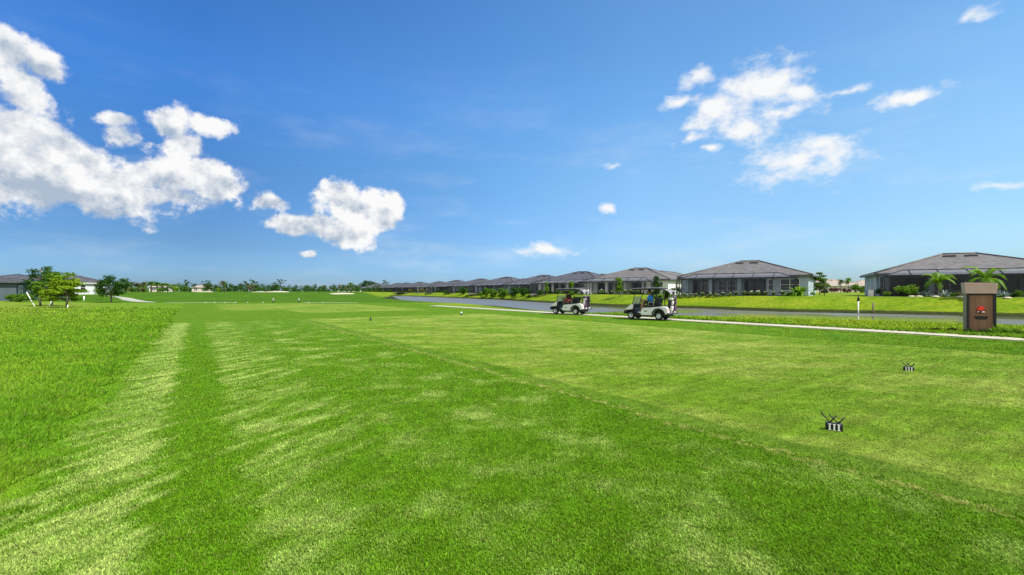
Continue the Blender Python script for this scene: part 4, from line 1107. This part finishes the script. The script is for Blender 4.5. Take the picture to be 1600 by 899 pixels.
FX, RX, TR = 0.98, -0.70, 0.46
def golf_cart(label, x, y, yaw):
    z = gz(x, y) + .035
    r = empty('golf_cart', (x, y, z), math.radians(yaw), label, 'golf cart', 'golf carts on the path')
    # tail and rocker panel in one moulding with rear wheel arches
    body = [(.34, .26), (.36, .34), (.30, .60), (.22, .67), (-.15, .69), (-.55, .74), (-.95, .78), (-1.16, .74), (-1.24, .60), (-1.25, .42), (-1.15, .34), (RX - .33, .33)] + arc(RX, .27, .335, 168, 12, 9) + [(RX + .36, .26)]
    MB().prism(body, -.58, .58, bevel=.02).build('body', M_CART, r)
    for s in (-1, 1):
        a = MB()
        o = [(p[0], p[1]) for p in arc(RX, .27, .40, 175, 5, 10)] + [(p[0], p[1]) for p in arc(RX, .27, .33, 5, 175, 10)]
        a.prism(o, s * .585 - .018, s * .585 + .018).build('wheel_arch', M_BLACK, r)
    MB().box(-.30, .36, -.565, .565, .18, .26).box(-1.22, -.2, -.34, .34, .20, .60).box(FX - .25, FX + .25, -.34, .34, .2, .5).build('underframe', M_BLACK, r)
    bd = MB()
    for s in (-1, 1): bd.box(-.02, .13, s * .582 - .004, s * .582 + .006, .46, .51)
    bd.build('badge', M_BLACK, r)
    MB().prism([(.34, .27), (1.0, .27), (1.06, .33), (.36, .33)], -.54, .54).build('floor', M_BLACK, r)
    cowl = [(1.36, .52), (1.33, .60), (1.18, .74), (.98, .86), (.86, .90), (.82, .84), (.86, .60), (1.0, .54)]
    MB().prism(cowl, -.50, .50, bevel=.03).build('front_cowl', M_CART, r)
    fen = [(.66, .30), (.74, .52), (.86, .60), (1.02, .545), (1.36, .515), (1.44, .44), (1.42, .30)] + arc(FX, .24, .30, 12, 168, 9)
    MB().prism(fen, -.56, .56, bevel=.015).build('front_fender', M_BLACK, r)
    for s in (-1, 1): MB().box(1.27, 1.36, s * .34 - .09, s * .34 + .09, .555, .635, b=.02).build('headlight', M_LAMP, r)
    MB().prism([(.66, .33), (.76, .34), (.88, .62), (.86, .87), (.74, .90), (.70, .84), (.76, .66)], -.50, .50, bevel=.02).build('dashboard', M_BLACK, r)
    MB().box(-.42, .16, -.53, .53, .70, .86, b=.05).build('seat', M_VINYL, r)
    M = Matrix.Translation((-.44, 0, .86)) @ Matrix.Rotation(math.radians(-14), 4, 'Y')
    MB().box(-.07, .07, -.52, .52, .0, .38, M, b=.06).build('backrest', M_VINYL, r)
    for s in (-1, 1): MB().tube([(-.42, s * .55, .78), (-.40, s * .56, 1.0), (-.14, s * .56, 1.02), (-.10, s * .56, .80)], .018, 6).build('armrest', M_RIM, r)
    # roof on four posts
    M = Matrix.Rotation(math.radians(1.5), 4, 'Y')
    ro = MB().box(-.82, .86, -.60, .60, 1.775, 1.835, M, b=.028).build('roof', M_ROOFTOP, r)
    MB().box(-.84, .88, -.62, .62, 1.72, 1.772, M, b=.012).build('roof_edge', M_BLACK, ro)
    for s in (-1, 1):
        MB().tube([(.90, s * .50, .86), (.78, s * .52, 1.30), (.62, s * .53, 1.75)], .022, 7).build('post', M_BLACK, r)
        MB().tube([(-.66, s * .53, .76), (-.60, s * .54, 1.25), (-.56, s * .54, 1.76)], .028, 7).build('post', M_BLACK, r)
    w0, w1 = (.90, .87), (.775, 1.32)
    MB().add([(w0[0], -.48, w0[1]), (w0[0], .48, w0[1]), (w1[0], .48, w1[1]), (w1[0], -.48, w1[1]), (w0[0] - .012, -.48, w0[1]), (w0[0] - .012, .48, w0[1]), (w1[0] - .012, .48, w1[1]), (w1[0] - .012, -.48, w1[1])],
             [(0, 1, 2, 3), (7, 6, 5, 4), (0, 4, 5, 1), (1, 5, 6, 2), (2, 6, 7, 3), (3, 7, 4, 0)]).build('windscreen', M_WIND, r)
    # steering
    Ms = Matrix.Translation((.42, .26, 1.06)) @ Matrix.Rotation(math.radians(-58), 4, 'Y')
    st = MB(); n = 20
    st.tube([(.17 * math.cos(2 * math.pi * i / n), .17 * math.sin(2 * math.pi * i / n), 0) for i in range(n + 1)], .014, 6, False, Ms)
    for k in range(3): st.tube([(0, 0, 0), (.165 * math.cos(k * 2.094), .165 * math.sin(k * 2.094), 0)], .011, 5, True, Ms)
    sw = st.build('steering_wheel', M_BLACK, r)
    MB().tube([(.42, .26, 1.06), (.70, .26, .80)], .02, 6).build('steering_column', M_BLACK, sw)
    for (wx, sy) in ((FX, 1), (FX, -1), (RX, 1), (RX, -1)):
        Mw = Matrix.Translation((wx, sy * TR, .228)) @ Matrix.Rotation(math.radians(-90 * sy), 4, 'X')
        ty = MB().lathe([(.135, -.09), (.19, -.10), (.222, -.075), (.230, 0), (.222, .075), (.19, .10), (.135, .09)], 22, Mw).build('wheel', M_RUBBER, r)
        MB().lathe([(0, .085), (.03, .088), (.05, .07), (.10, .06), (.118, .085), (.137, .092), (.137, -.08)], 16, Mw).build('rim', M_RIM, ty)
    rk = MB()
    rk.box(-1.42, -1.20, -.46, .46, .36, .40)
    for s in (-1, 1): rk.tube([(-.62, s * .40, 1.20), (-1.0, s * .40, 1.16), (-1.16, s * .40, 1.10)], .016, 6)
    rk.tube([(-1.16, -.42, 1.10), (-1.16, .42, 1.10)], .018, 6)
    rk.tube([(-1.42, -.46, .40), (-1.46, -.46, .52), (-1.46, .46, .52), (-1.42, .46, .40)], .014, 6)
    rk.build('bag_rack', M_BLACK, r)
    MB().box(-1.36, -1.22, -.55, .55, .34, .42, b=.02).build('rear_bumper', M_ROOFTOP, r)
    for s in (-1, 1): MB().box(-1.262, -1.235, s * .50 - .04, s * .50 + .04, .55, .63).build('tail_light', M_AMBER, r)
    aw = MB(); rows_ = [(-.80, 1.765), (-1.05, 1.73), (-1.28, 1.62), (-1.40, 1.46)]
    vs = []
    for k, (ax, az_) in enumerate(rows_):
        for s in (-.54, -.18, .18, .54): vs.append((ax, s, az_ - .015 * (abs(s) < .3)))
    vs2 = [(a_[0], a_[1], a_[2] - .012) for a_ in vs]
    fs = []
    for k in range(3):
        for j in range(3):
            q = k * 4 + j; fs.append((q, q + 1, q + 5, q + 4)); fs.append((16 + q + 4, 16 + q + 5, 16 + q + 1, 16 + q))
    aw.add(vs + vs2, fs, True)
    aw.build('bag_awning', M_AWNING, r)
    ck = MB().box(-.62, -.50, -.20, .20, .80, .98, b=.03); ck.build('sweater_basket', M_VINYL, r)
    return r

M_BAG_BLACK = plain('black_bag_nylon', (0.02, 0.02, 0.026), 0.6, 0.25, 6)
M_BAG_WHITE = plain('white_bag_vinyl', (0.60, 0.58, 0.56), 0.5, 0.1, 6)
M_BAG_PURPLE = plain('plum_bag_panel', (0.09, 0.03, 0.10), 0.6, 0.15, 6)
M_COVER = plain('dark_headcover', (0.03, 0.03, 0.035), 0.8, 0.2, 8)
def golf_bag(cart, dx, dy, label, main, panel, seed):
    rs = np.random.default_rng(seed)
    p = cart.matrix_basis @ Vector((dx, dy, .41))
    r = empty('golf_bag', p, cart.rotation_euler[2], label, 'golf bag', 'golf bags strapped on the carts')
    Mt = Matrix.Rotation(math.radians(-9), 4, 'Y')
    MB().lathe([(0, 0), (.115, 0), (.125, .03), (.118, .30), (.122, .60), (.135, .80), (.14, .86), (.12, .87), (.115, .80)], 14, Mt).build('bag_body', main, r)
    MB().box(-.20, -.08, -.10, .10, .10, .42, Mt, b=.035).box(-.18, -.09, -.085, .085, .48, .70, Mt, b=.03).build('pocket', panel, r)
    MB().lathe([(.128, .74), (.145, .76), (.148, .84), (.136, .87)], 14, Mt).build('collar', panel, r)
    MB().tube([(.02, .13, .75), (.03, .20, .55), (.02, .13, .25)], .014, 5, True, Mt).build('strap', M_BLACK, r)
    for k in range(7):
        a = rs.uniform(0, 6.28); q = .085 * math.sqrt(rs.uniform(.1, 1)); hx, hy = q * math.cos(a), q * math.sin(a)
        L = rs.uniform(1.02, 1.22); tx, ty = hx * 1.9 + rs.normal() * .02, hy * 1.9 + rs.normal() * .02
        c = MB().tube([(hx, hy, .5), (tx, ty, L)], .008, 5, True, Mt).build('club', M_STEEL, r)
        if k < 3: MB().ball((tx, ty, L + .05), (.055, .045, .085), 8, 6, Mt).build('headcover', M_COVER if k else M_BAG_WHITE, c)
        else: MB().box(tx - .045, tx + .045, ty - .012, ty + .02, L - .01, L + .06, Mt, b=.008).build('club_head', M_STEEL, c)
    return r

# ------------------------------------------------------------------ people
def skin_mesh(name, joints, edges, sub=2):
    """one continuous tapering surface grown round a skeleton: joints = [(x, y, z, rx, ry)]"""
    me = bpy.data.meshes.new(name); me.from_pydata([j[:3] for j in joints], edges, []); me.update()
    o = bpy.data.objects.new(name, me); COL.objects.link(o)
    o.modifiers.new('skin', 'SKIN').use_smooth_shade = True
    sk = me.skin_vertices[0].data if len(me.skin_vertices) else None
    if sk is None:
        me.attributes  # skin layer is made with the modifier
    for i, j in enumerate(joints):
        me.skin_vertices[0].data[i].radius = (j[3], j[4] if len(j) > 4 else j[3])
        me.skin_vertices[0].data[i].use_root = (i == 0)
    s = o.modifiers.new('sub', 'SUBSURF'); s.levels = sub; s.render_levels = sub
    dg = bpy.context.evaluated_depsgraph_get(); out = bpy.data.meshes.new_from_object(o.evaluated_get(dg))
    bpy.data.objects.remove(o); out.name = name
    return out
def mesh_into(mb, me):
    mb.add([v.co.copy() for v in me.vertices], [tuple(p.vertices) for p in me.polygons], True)

M_SKIN = plain('tanned_skin', (0.36, 0.19, 0.11), 0.55, 0.08, 5)
M_SKIN_DARK = plain('darker_skin', (0.16, 0.08, 0.05), 0.55, 0.08, 5)
M_BLUE_SHIRT = plain('bright_blue_polo', (0.035, 0.24, 0.80), 0.8, 0.1, 6)
M_MAROON = plain('dark_maroon_shirt', (0.055, 0.012, 0.022), 0.8, 0.15, 6)
M_KHAKI = plain('black_shorts', (0.03, 0.03, 0.034), 0.85, 0.1, 6)
M_REDSH = plain('crimson_shorts', (0.42, 0.018, 0.055), 0.85, 0.1, 6)
M_CAP = plain('black_cap', (0.018, 0.018, 0.02), 0.8, 0.15, 6)
M_SHOE = plain('white_golf_shoe', (0.70, 0.70, 0.68), 0.5, 0.1, 6)
M_HAIR = plain('dark_hair', (0.03, 0.022, 0.016), 0.7, 0.2, 8)
M_EYE = plain('eye_white', (0.7, 0.7, 0.68), 0.3, 0.05)

def seated_person(cart, dy, label, shirt, shorts, skin, lean):
    """driver on the cart seat, knees forward, feet on the floor, hands on the wheel"""
    p = cart.matrix_basis @ Vector((-.13, dy, .86))
    r = empty('person', p, cart.rotation_euler[2], label, 'person')
    R = Matrix.Rotation(math.radians(lean), 4, 'Y')          # the trunk tips forward about the hips
    def T(x, y, z): q = R @ Vector((x, y, z - .10)); return (q.x, q.y, q.z + .10)
    pel, sp, ch, nk, hb = (0, 0, .11), T(-.02, 0, .28), T(-.02, 0, .46), T(0, 0, .585), T(.02, 0, .645)
    J = [(*pel, .135, .15), (*sp, .115, .14), (*ch, .125, .16), (*nk, .055, .055), (*hb, .052, .052)]
    E = [(0, 1), (1, 2), (2, 3), (3, 4)]
    def add(par, q):
        J.append(q); E.append((par, len(J) - 1)); return len(J) - 1
    arm = {}; leg = {}
    for s in (-1, 1):
        h = add(0, (.03, s * .095, .09, .085)); k = add(h, (.44, s * .14, .15, .060)); c = add(k, (.49, s * .14, -.08, .054)); a = add(c, (.53, s * .135, -.41, .036)); t = add(a, (.68, s * .145, -.475, .034))
        leg[s] = (h, k, c, a, t)
        sh = T(-.01, s * .185, .50); el = T(.14, s * .25, .25)
        wr = (.42, s * .13, .235 if s > 0 else .25)
        si = add(2, (*sh, .058)); e = add(si, (*el, .043)); w = add(e, (*wr, .028)); pm = add(w, (wr[0] + .06, wr[1] - s * .01, wr[2] + .03, .034, .022))
        arm[s] = (si, e, w, pm)
    body = MB(); mesh_into(body, skin_mesh('body', J, E))
    # head with face, and fingers closed round the wheel, joined into the same figure
    hc = T(.035, 0, .755); Mh = Matrix.Translation(hc) @ Matrix.Rotation(math.radians(lean * .55), 4, 'Y')
    body.ball((0, 0, 0), (.095, .075, .115), 14, 10, Mh)
    body.ball((.03, 0, -.065), (.058, .05, .05), 10, 7, Mh)
    body.prism([(.085, .02), (.118, -.022), (.088, -.028)], -.013, .013, Mh)
    for s in (-1, 1): body.ball((-.005, s * .076, -.005), (.022, .010, .032), 8, 6, Mh)
    body.box(.082, .092, -.022, .022, -.062, -.054, Mh)
    for s in (-1, 1):
        q = Vector(J[arm[s][3]][:3])
        for i in range(4):
            o = Vector((.012 + .002 * i, s * (-.024 + .016 * i), .01))
            b0 = q + o; L = (.8, 1.0, .95, .75)[i]
            body.tube([b0 - Vector((.01, 0, 0)), b0 + Vector((.035 * L, 0, .008)), b0 + Vector((.055 * L, 0, -.018)), b0 + Vector((.04 * L, 0, -.042))], [.010, .009, .0085, .007], 6)
        body.tube([q + Vector((-.015, -s * .02, 0)), q + Vector((.012, -s * .042, -.012)), q + Vector((.034, -s * .04, -.034))], [.012, .0105, .008], 6)
    body.build('body', skin, r)
    ey = MB()
    for s in (-1, 1): ey.ball((.084, s * .028, .008), (.010, .013, .009), 8, 6, Mh)
    ey.build('eyes', M_EYE, r)
    def grow(idx, edges, k): return [(*J[i][:3], *[v * k + .010 for v in (J[i][3], J[i][4] if len(J[i]) > 4 else J[i][3])]) for i in idx], edges
    # shirt with half sleeves
    def half(a, b, f): return tuple(J[a][i] + (J[b][i] - J[a][i]) * f for i in range(3))
    SJ = [(*sp, .128, .152), (*pel[:2], .15, .142, .158), (*ch, .138, .172), (*T(-.005, 0, .535), .085, .10)]; SE = [(0, 1), (0, 2), (2, 3)]
    for s in (-1, 1):
        a, e = arm[s][0], arm[s][1]; n0 = len(SJ)
        SJ += [(*J[a][:3], .072, .072), (*half(a, e, .75), .066, .066)]; SE += [(2, n0), (n0, n0 + 1)]
    sm = MB(); mesh_into(sm, skin_mesh('shirt', SJ, SE)); sm.build('shirt', shirt, r)
    PJ = [(*pel[:2], .10, .148, .165)]; PE = []
    for s in (-1, 1):
        h, k = leg[s][0], leg[s][1]; n0 = len(PJ)
        PJ += [(*J[h][:3], .10, .10), (*half(h, k, .88), .084, .084)]; PE += [(0, n0), (n0, n0 + 1)]
    pm_ = MB(); mesh_into(pm_, skin_mesh('shorts', PJ, PE)); pm_.build('shorts', shorts, r)
    for s in (-1, 1):
        a, t = Vector(J[leg[s][3]][:3]), Vector(J[leg[s][4]][:3])
        sh = MB(); sh.ball(((a.x + t.x) / 2, (a.y + t.y) / 2, t.z + .012), (.135, .052, .05), 12, 7); sh.ball((a.x - .01, a.y, a.z - .01), (.055, .048, .055), 10, 6)
        sh.build('shoe', M_SHOE, r)
    MB().lathe([(.098, -.015), (.099, .02), (.094, .06), (.075, .095), (.04, .118), (0, .124)], 16, Mh @ Matrix.Diagonal((1, .84, 1, 1))).prism([(.08, .02), (.175, .005), (.178, .014), (.08, .045)], -.06, .06, Mh).build('cap', M_CAP, r)
    MB().ball((-.03, 0, -.012), (.080, .079, .085), 12, 8, Mh).build('hair', M_HAIR, r)
    return r

c2 = golf_cart('nearer white golf cart driven by a person in a bright blue shirt', X(1016.5, 26.6), 26.6, 140)
c1 = golf_cart('farther white golf cart driven by a person in crimson shorts', X(892, 32.6), 32.6, 141)
seated_person(c2, .26, 'person in bright blue shirt and black cap driving the nearer cart', M_BLUE_SHIRT, M_KHAKI, M_SKIN, 4)
seated_person(c1, .26, 'person in dark top and crimson shorts bending forward in the farther cart', M_MAROON, M_REDSH, M_SKIN_DARK, 27)
golf_bag(c2, -1.16, .22, 'black golf bag with white panels on the camera side of the nearer cart', M_BAG_BLACK, M_BAG_WHITE, 1)
golf_bag(c2, -1.16, -.22, 'plum and black golf bag on the pond side of the nearer cart', M_BAG_BLACK, M_BAG_PURPLE, 2)
golf_bag(c1, -1.16, .22, 'white golf bag with plum panels on the camera side of the farther cart', M_BAG_WHITE, M_BAG_PURPLE, 3)
golf_bag(c1, -1.16, -.22, 'black golf bag on the pond side of the farther cart', M_BAG_BLACK, M_BAG_BLACK, 4)

# ------------------------------------------------------------------ water station beside the path
def m_wood(name, c1_, c2_):
    def f(g, b, out):
        p = g.node('ShaderNodeTexCoord').outputs['Object']
        x, y, z = g.sep(p)
        n = g.noise(g.xyz(g.m('MULTIPLY', x, 14), g.m('MULTIPLY', y, 14), g.m('MULTIPLY', z, .9)), 1.6, 4, .6)
        bd = g.node('ShaderNodeTexWhiteNoise', noise_dimensions='1D'); g.put(bd.inputs['W'], g.m('FLOOR', g.m('MULTIPLY', x, 7.2)))
        g.put(b.inputs['Base Color'], g.mix(g.m('ADD', g.m('MULTIPLY', n, .6), g.m('MULTIPLY', bd.outputs[0], .4)), c1_, c2_)); b.inputs['Roughness'].default_value = .55
        bump(g, b, n, .25, .01)
    return material(name, f)
M_WOOD = m_wood('brown_plank', (.15, .068, .036), (.34, .175, .10))
M_HEADER = plain('taupe_header_board', (.48, .335, .285), .5, .08, 2)
M_SIDE = plain('olive_taupe_side', (.25, .21, .13), .6, .1, 2)
M_RED = plain('red_enamel', (.80, .045, .02), .3, .06, 4)
M_WHITE = plain('white_enamel', (.78, .78, .76), .35, .05, 4)
def water_station():
    Y = 18.0; x = X(1530, Y); z = gz(x, Y)
    yaw = math.degrees(math.atan2(.788, .616)) - 90 + 0   # front normal (-.616, -.788)
    yaw = -math.degrees(math.atan2(.616, .788))
    r = empty('water_station', (x, Y, z), math.radians(yaw), 'tall brown water station cabinet with a taupe header beside the path', 'water station')
    w, d, h = .41, .40, 1.58
    MB().box(-w, -w + .055, -d, d, -.15, h).box(w - .055, w, -d, d, -.15, h).box(-w + .055, w - .055, d - .05, d, -.15, h).build('cabinet_side', M_SIDE, r)
    MB().box(-w + .002, -w + .075, -d - .03, -d - .002, -.1, h).box(w - .085, w - .002, -d - .03, -d - .002, -.1, h).box(-w + .0755, w - .0855, -d + .004, -d + .03, h - .06, h - .002).build('door_frame', M_BLACK, r)
    MB().box(-w + .077, w - .087, -d + .04, -d + .09, -.1, h - .005).build('door_panel', M_WOOD, r)
    hd = [(-w - .03, h), (w + .012, h), (w + .02, h + .40), (-w - .065, h + .43)]
    MB().prism(hd, -d - .07, d + .05, bevel=.01).build('header', M_HEADER, r)
    MB().prism([(-w - .05, h + .432), (w + .0, h + .402), (w + .0, h + .42), (-w - .05, h + .45)], -d - .03, d + .02).build('header_cap', M_BLACK, r)
    # red dome over white cups, and the dark tray slot
    q = MB()
    Mr = Matrix.Translation((.0, -d + .04, .97)) @ Matrix.Rotation(math.radians(90), 4, 'X')
    vs = []; fs = []; n = 18; m = 6
    for j in range(m + 1):
        e = math.pi / 2 * j / m
        for i in range(n + 1):
            a = math.pi * i / n
            vs.append((.115 * math.cos(a) * math.cos(e * .0 + 0) * (1 - .0), -.085 * math.sin(e) * math.sin(a) ** .5 if 0 < i < n else 0, .15 * math.sin(a) * math.cos(e * 0)))
    q.ball((0, 0, 0), (.115, .085, .145), 20, 12, Matrix.Translation((0, -d + .045, .955)))
    q.build('red_dome', M_RED, r)
    MB().box(-.118, .118, -d - .045, -d + .038, .83, .915, b=.02).build('dome_recess', M_BLACK, r)
    MB().ball((-.085, -d - .05, .872), (.026, .016, .024), 10, 7).ball((.05, -d - .05, .866), (.055, .016, .02), 12, 7).build('white_cups', M_WHITE, r)
    sl_ = [(-.175, .70), (.175, .70), (.17, .635), (.13, .585), (-.13, .585), (-.17, .635)]
    MB().prism(sl_, -d + .002, -d + .039).build('tray_slot', M_BLACK, r)
    MB().prism([(-.18, .705), (.18, .705), (.18, .73), (-.18, .73)], -d + .01, -d + .039).build('tray_lip', M_WOOD, r)
    return r
WS = water_station()
rsx = np.random.default_rng(11)
for i, (u, v, hh, kind, mat, lb) in enumerate([(.36, -.62, .42, 'rosette', M_LEAF_LIGHT, 'spiky light green plant at the water station front corner'), (.02, -.62, .26, 'shrub', M_LEAF_DARK, 'low dark plant against the water station door'), (-.3, -.6, .25, 'shrub', M_LEAF_DARK, 'low dark plant at the shaded corner of the water station'),
        (.62, -.3, .34, 'shrub', M_LEAF_LIGHT, 'light green tuft beside the sunny side of the water station'), (.95, -.45, .30, 'shrub', M_LEAF_LIGHT, 'second light green tuft one step from the water station'), (1.35, -.5, .28, 'shrub', M_LEAF_YELLOW, 'yellow green tuft farthest from the water station'),
        (-.75, .1, .22, 'shrub', M_LEAF_DARK, 'dark creeper in the water station shadow'), (-1.25, .2, .18, 'shrub', M_LEAF_DARK, 'dark creeper at the tip of the water station shadow'), (.25, -.8, .22, 'shrub', M_LEAF_MID, 'small green plant nearest the path by the water station')]):
    xx, yy = local(WS, u, v); plant(kind, mat, xx, yy, hh, lb, 'plant', 'plants round the water station', wide=1.5 if kind == 'shrub' else 1.0, name='ground_plant')

# ------------------------------------------------------------------ tee markers
M_IRON = plain('black_iron', (0.012, 0.012, 0.014), 0.45, 0.2, 10, metal=.2)
M_GREYMET = plain('white_painted_metal', (0.85, 0.84, 0.82), 0.4, 0.06, 10)
def tee_marker(label, x, y, yaw):
    z = gz(x, y)
    r = empty('tee_marker', (x, y, z), math.radians(yaw), label, 'tee marker', 'black tee markers on the tee')
    MB().box(-.085, .085, -.035, .035, -.02, .086, b=.004).build('base', M_IRON, r)
    for u in (-.045, 0, .045):
        g_ = MB().box(u - .008, u + .008, -.043, -.0355, .012, .074)
        g_.box(u - .015, u + .015, -.043, -.0356, .006, .0118).box(u - .015, u + .015, -.043, -.0356, .0742, .080)
        g_.build('pillar', M_GREYMET, r)
    for (a, b, yy) in ((-.137, -.042, -.008), (-.042, .035, -.020), (-.046, .042, .012), (.042, .112, .004)):
        top_first = a < b
        pass
    bars = [((-.130, .200), (-.042, .090), -.012), ((.028, .180), (-.040, .088), .004), ((-.048, .182), (.042, .088), .016), ((.105, .166), (.042, .086), -.004)]
    for (p0, p1, yy) in bars:
        MB().tube([(p0[0], yy, p0[1]), (p1[0], yy, p1[1])], .0078, 6).build('crossed_bar', M_IRON, r)
    return r
tee_marker('black crossed bar tee marker nearest the camera on the pale tee', X(1303, 5.50), 5.50, -30)
tee_marker('black crossed bar tee marker farther back on the pale tee', X(1419.5, 9.60), 9.60, -30)
def small_marker(label, px, Y, h, mat_top, mat_bot, r0=.05):
    x = X(px, Y); r = empty('tee_block', (x, Y, gz(x, Y)), .3, label, 'tee block')
    MB().lathe([(0, -.02), (r0, -.02), (r0 * .95, h * .55), (0, h * .55)], 10).build('base', mat_bot, r)
    MB().lathe([(r0 * .8, h * .55), (r0 * .85, h * .8), (r0 * .5, h), (0, h)], 10).build('cap', mat_top, r)
small_marker('small black block marker standing on the back tee', 579, 25.8, .20, M_IRON, M_IRON)
small_marker('small white topped block marker on the middle of the tee', 721, 31.6, .24, M_WHITE, M_IRON, .06)
for i, px in enumerate((321, 335, 351, 368, 387, 411, 482, 505)):
    Y = 65.0; x = X(px, Y)
    o = MB().ball((0, 0, .04), (.09, .09, .075), 10, 7).build('boundary_stone', M_ROOFTOP_PALE, None, (x, Y, gz(x, Y)))
    tag(o, 'small white stone in the row along the end of the far tee', 'stone', 'white stones along the far tee')
for px, lb in ((427, 'short two tone stake by the far tee, the one nearer the palms'), (467, 'short two tone stake by the far tee, below the long bunker')):
    Y = 66.5; x = X(px, Y); r = empty('stake', (x, Y, gz(x, Y)), 0, lb, 'stake')
    MB().box(-.07, .07, -.05, .05, -.1, .28).build('base', M_IRON, r)
    MB().box(-.055, .055, -.04, .04, .28, .66).build('post', M_ROOFTOP_PALE, r)

# stakes, posts and small things
def stake(label, p0, p1, rad, mat, name='stake'):
    x, y = p0[0], p0[1]; r0 = Vector((x, y, gz(x, y)))
    o = MB().tube([Vector((0, 0, -.1)), Vector(p1)], rad, 8).build(name, mat, None, r0)
    return tag(o, label, 'stake')
stake('long white stake leaning away from the young trees', (X(55, 49.5), 49.5), (-1.15, .2, 1.55), .042, M_WHITE)
stake('shorter white stake leaning toward the yellow green tree', (X(76, 49), 49), (.42, .1, 1.05), .05, M_WHITE)
stake('stub of white stake below the yellow green tree', (X(105.5, 46), 46), (0.03, 0, .28), .045, M_WHITE)
stake('white utility marker standing before the pale walled house', (X(131, 70), 70), (.02, 0, .75), .075, M_WHITE, 'marker_post')
stake('thin brace pole of the yellow green tree', (X(115, 46.4), 46.4), (-.45, 0, .95), .018, M_BARK)
Y = 46.6; x = X(1341, Y); r = empty('marker_post', (x, Y, min(gz(x, Y), WATER_Z)), 0, 'slim white post with a dark bird box top at the water edge', 'post')
MB().tube([(0, 0, -.6), (0, 0, 1.25)], .06, 8).build('post', M_WHITE, r)
MB().prism([(-.10, 1.25), (.10, 1.25), (.12, 1.50), (.02, 1.66), (-.06, 1.55)], -.07, .07).tube([(0.03, 0, 1.6), (0.04, 0, 1.92)], .025, 6).build('bird_box', M_IRON, r)
Y = 46.0; x = X(1365, Y); o = MB().tube([(0, 0, -.6), (-.03, 0, 1.1)], .075, 8).build('mooring_post', M_BARK, None, (x, Y, WATER_Z)); tag(o, 'short dark wooden post at the water edge', 'post')
Y = 62; x = X(1288, Y); r = empty('lawn_sign', (x, Y, gz(x, Y)), math.radians(-30), 'small dark box sign on a post under the tiered tree', 'sign')
MB().box(-.42, .42, -.05, .05, .36, .70, b=.01).build('panel', M_IRON, r); MB().box(-.05, .05, -.04, .04, -.2, .355).build('post', M_IRON, r)
Y = 54; x = X(1361, Y); o = MB().box(-.22, .22, -.2, .2, -.2, .75, b=.03).box(-.25, .25, -.23, .23, .75, .80, b=.01).build('utility_box', M_TRIM, None, (x, Y, gz(x, Y))); tag(o, 'pale utility box at the corner of the long grey house', 'utility box')
# mulch edging stones in the bed of the long grey house
for px in (1425, 1436, 1462, 1500, 1574):
    Y = 48.3 - (px - 1430) * .033; x = X(px, Y)
    o = MB().ball((0, 0, .04), (.42, .2, .12), 12, 6).build('edging_stone', M_SAND, None, (x, Y, gz(x, Y))); tag(o, 'pale edging stone in the planted bed of the long grey house', 'stone', 'edging stones before the long grey house')
# birds on the wing
def bird(label, px, py, Y, s, bank):
    v = MB(); v.ball((0, 0, 0), (.32 * s, .09 * s, .08 * s), 8, 6)
    for k in (-1, 1):
        v.add([(.12 * s, k * .05 * s, .02 * s), (-.12 * s, k * .05 * s, .02 * s), (-.14 * s, k * .55 * s, .16 * s), (.06 * s, k * .55 * s, .18 * s), (-.12 * s, k * 1.0 * s, .08 * s),
               (.12 * s, k * .05 * s, -.01 * s), (-.12 * s, k * .05 * s, -.01 * s), (-.14 * s, k * .55 * s, .14 * s), (.06 * s, k * .55 * s, .16 * s)], [(0, 1, 2, 3), (3, 2, 4), (5, 8, 7, 6), (8, 4, 7), (0, 3, 8, 5), (1, 6, 7, 2)])
    v.add([(-.28 * s, -.05 * s, 0), (-.28 * s, .05 * s, 0), (-.52 * s, .10 * s, 0), (-.52 * s, -.10 * s, 0)], [(0, 1, 2, 3)])
    o = v.build('bird', M_IRON, None, (X(px, Y), Y, CAMH + (HY - py) * Y / F)); o.rotation_euler = (bank, 0, 1.2 + bank)
    tag(o, label, 'bird')
bird('dark bird gliding just under the base of the big cloud', 310, 322, 120, .55, .2)
bird('tiny dark bird in the open blue between the clouds', 466, 259, 150, .5, -.2)
bird('tiny dark bird right of the small heaped cloud', 633, 292, 150, .45, .4)
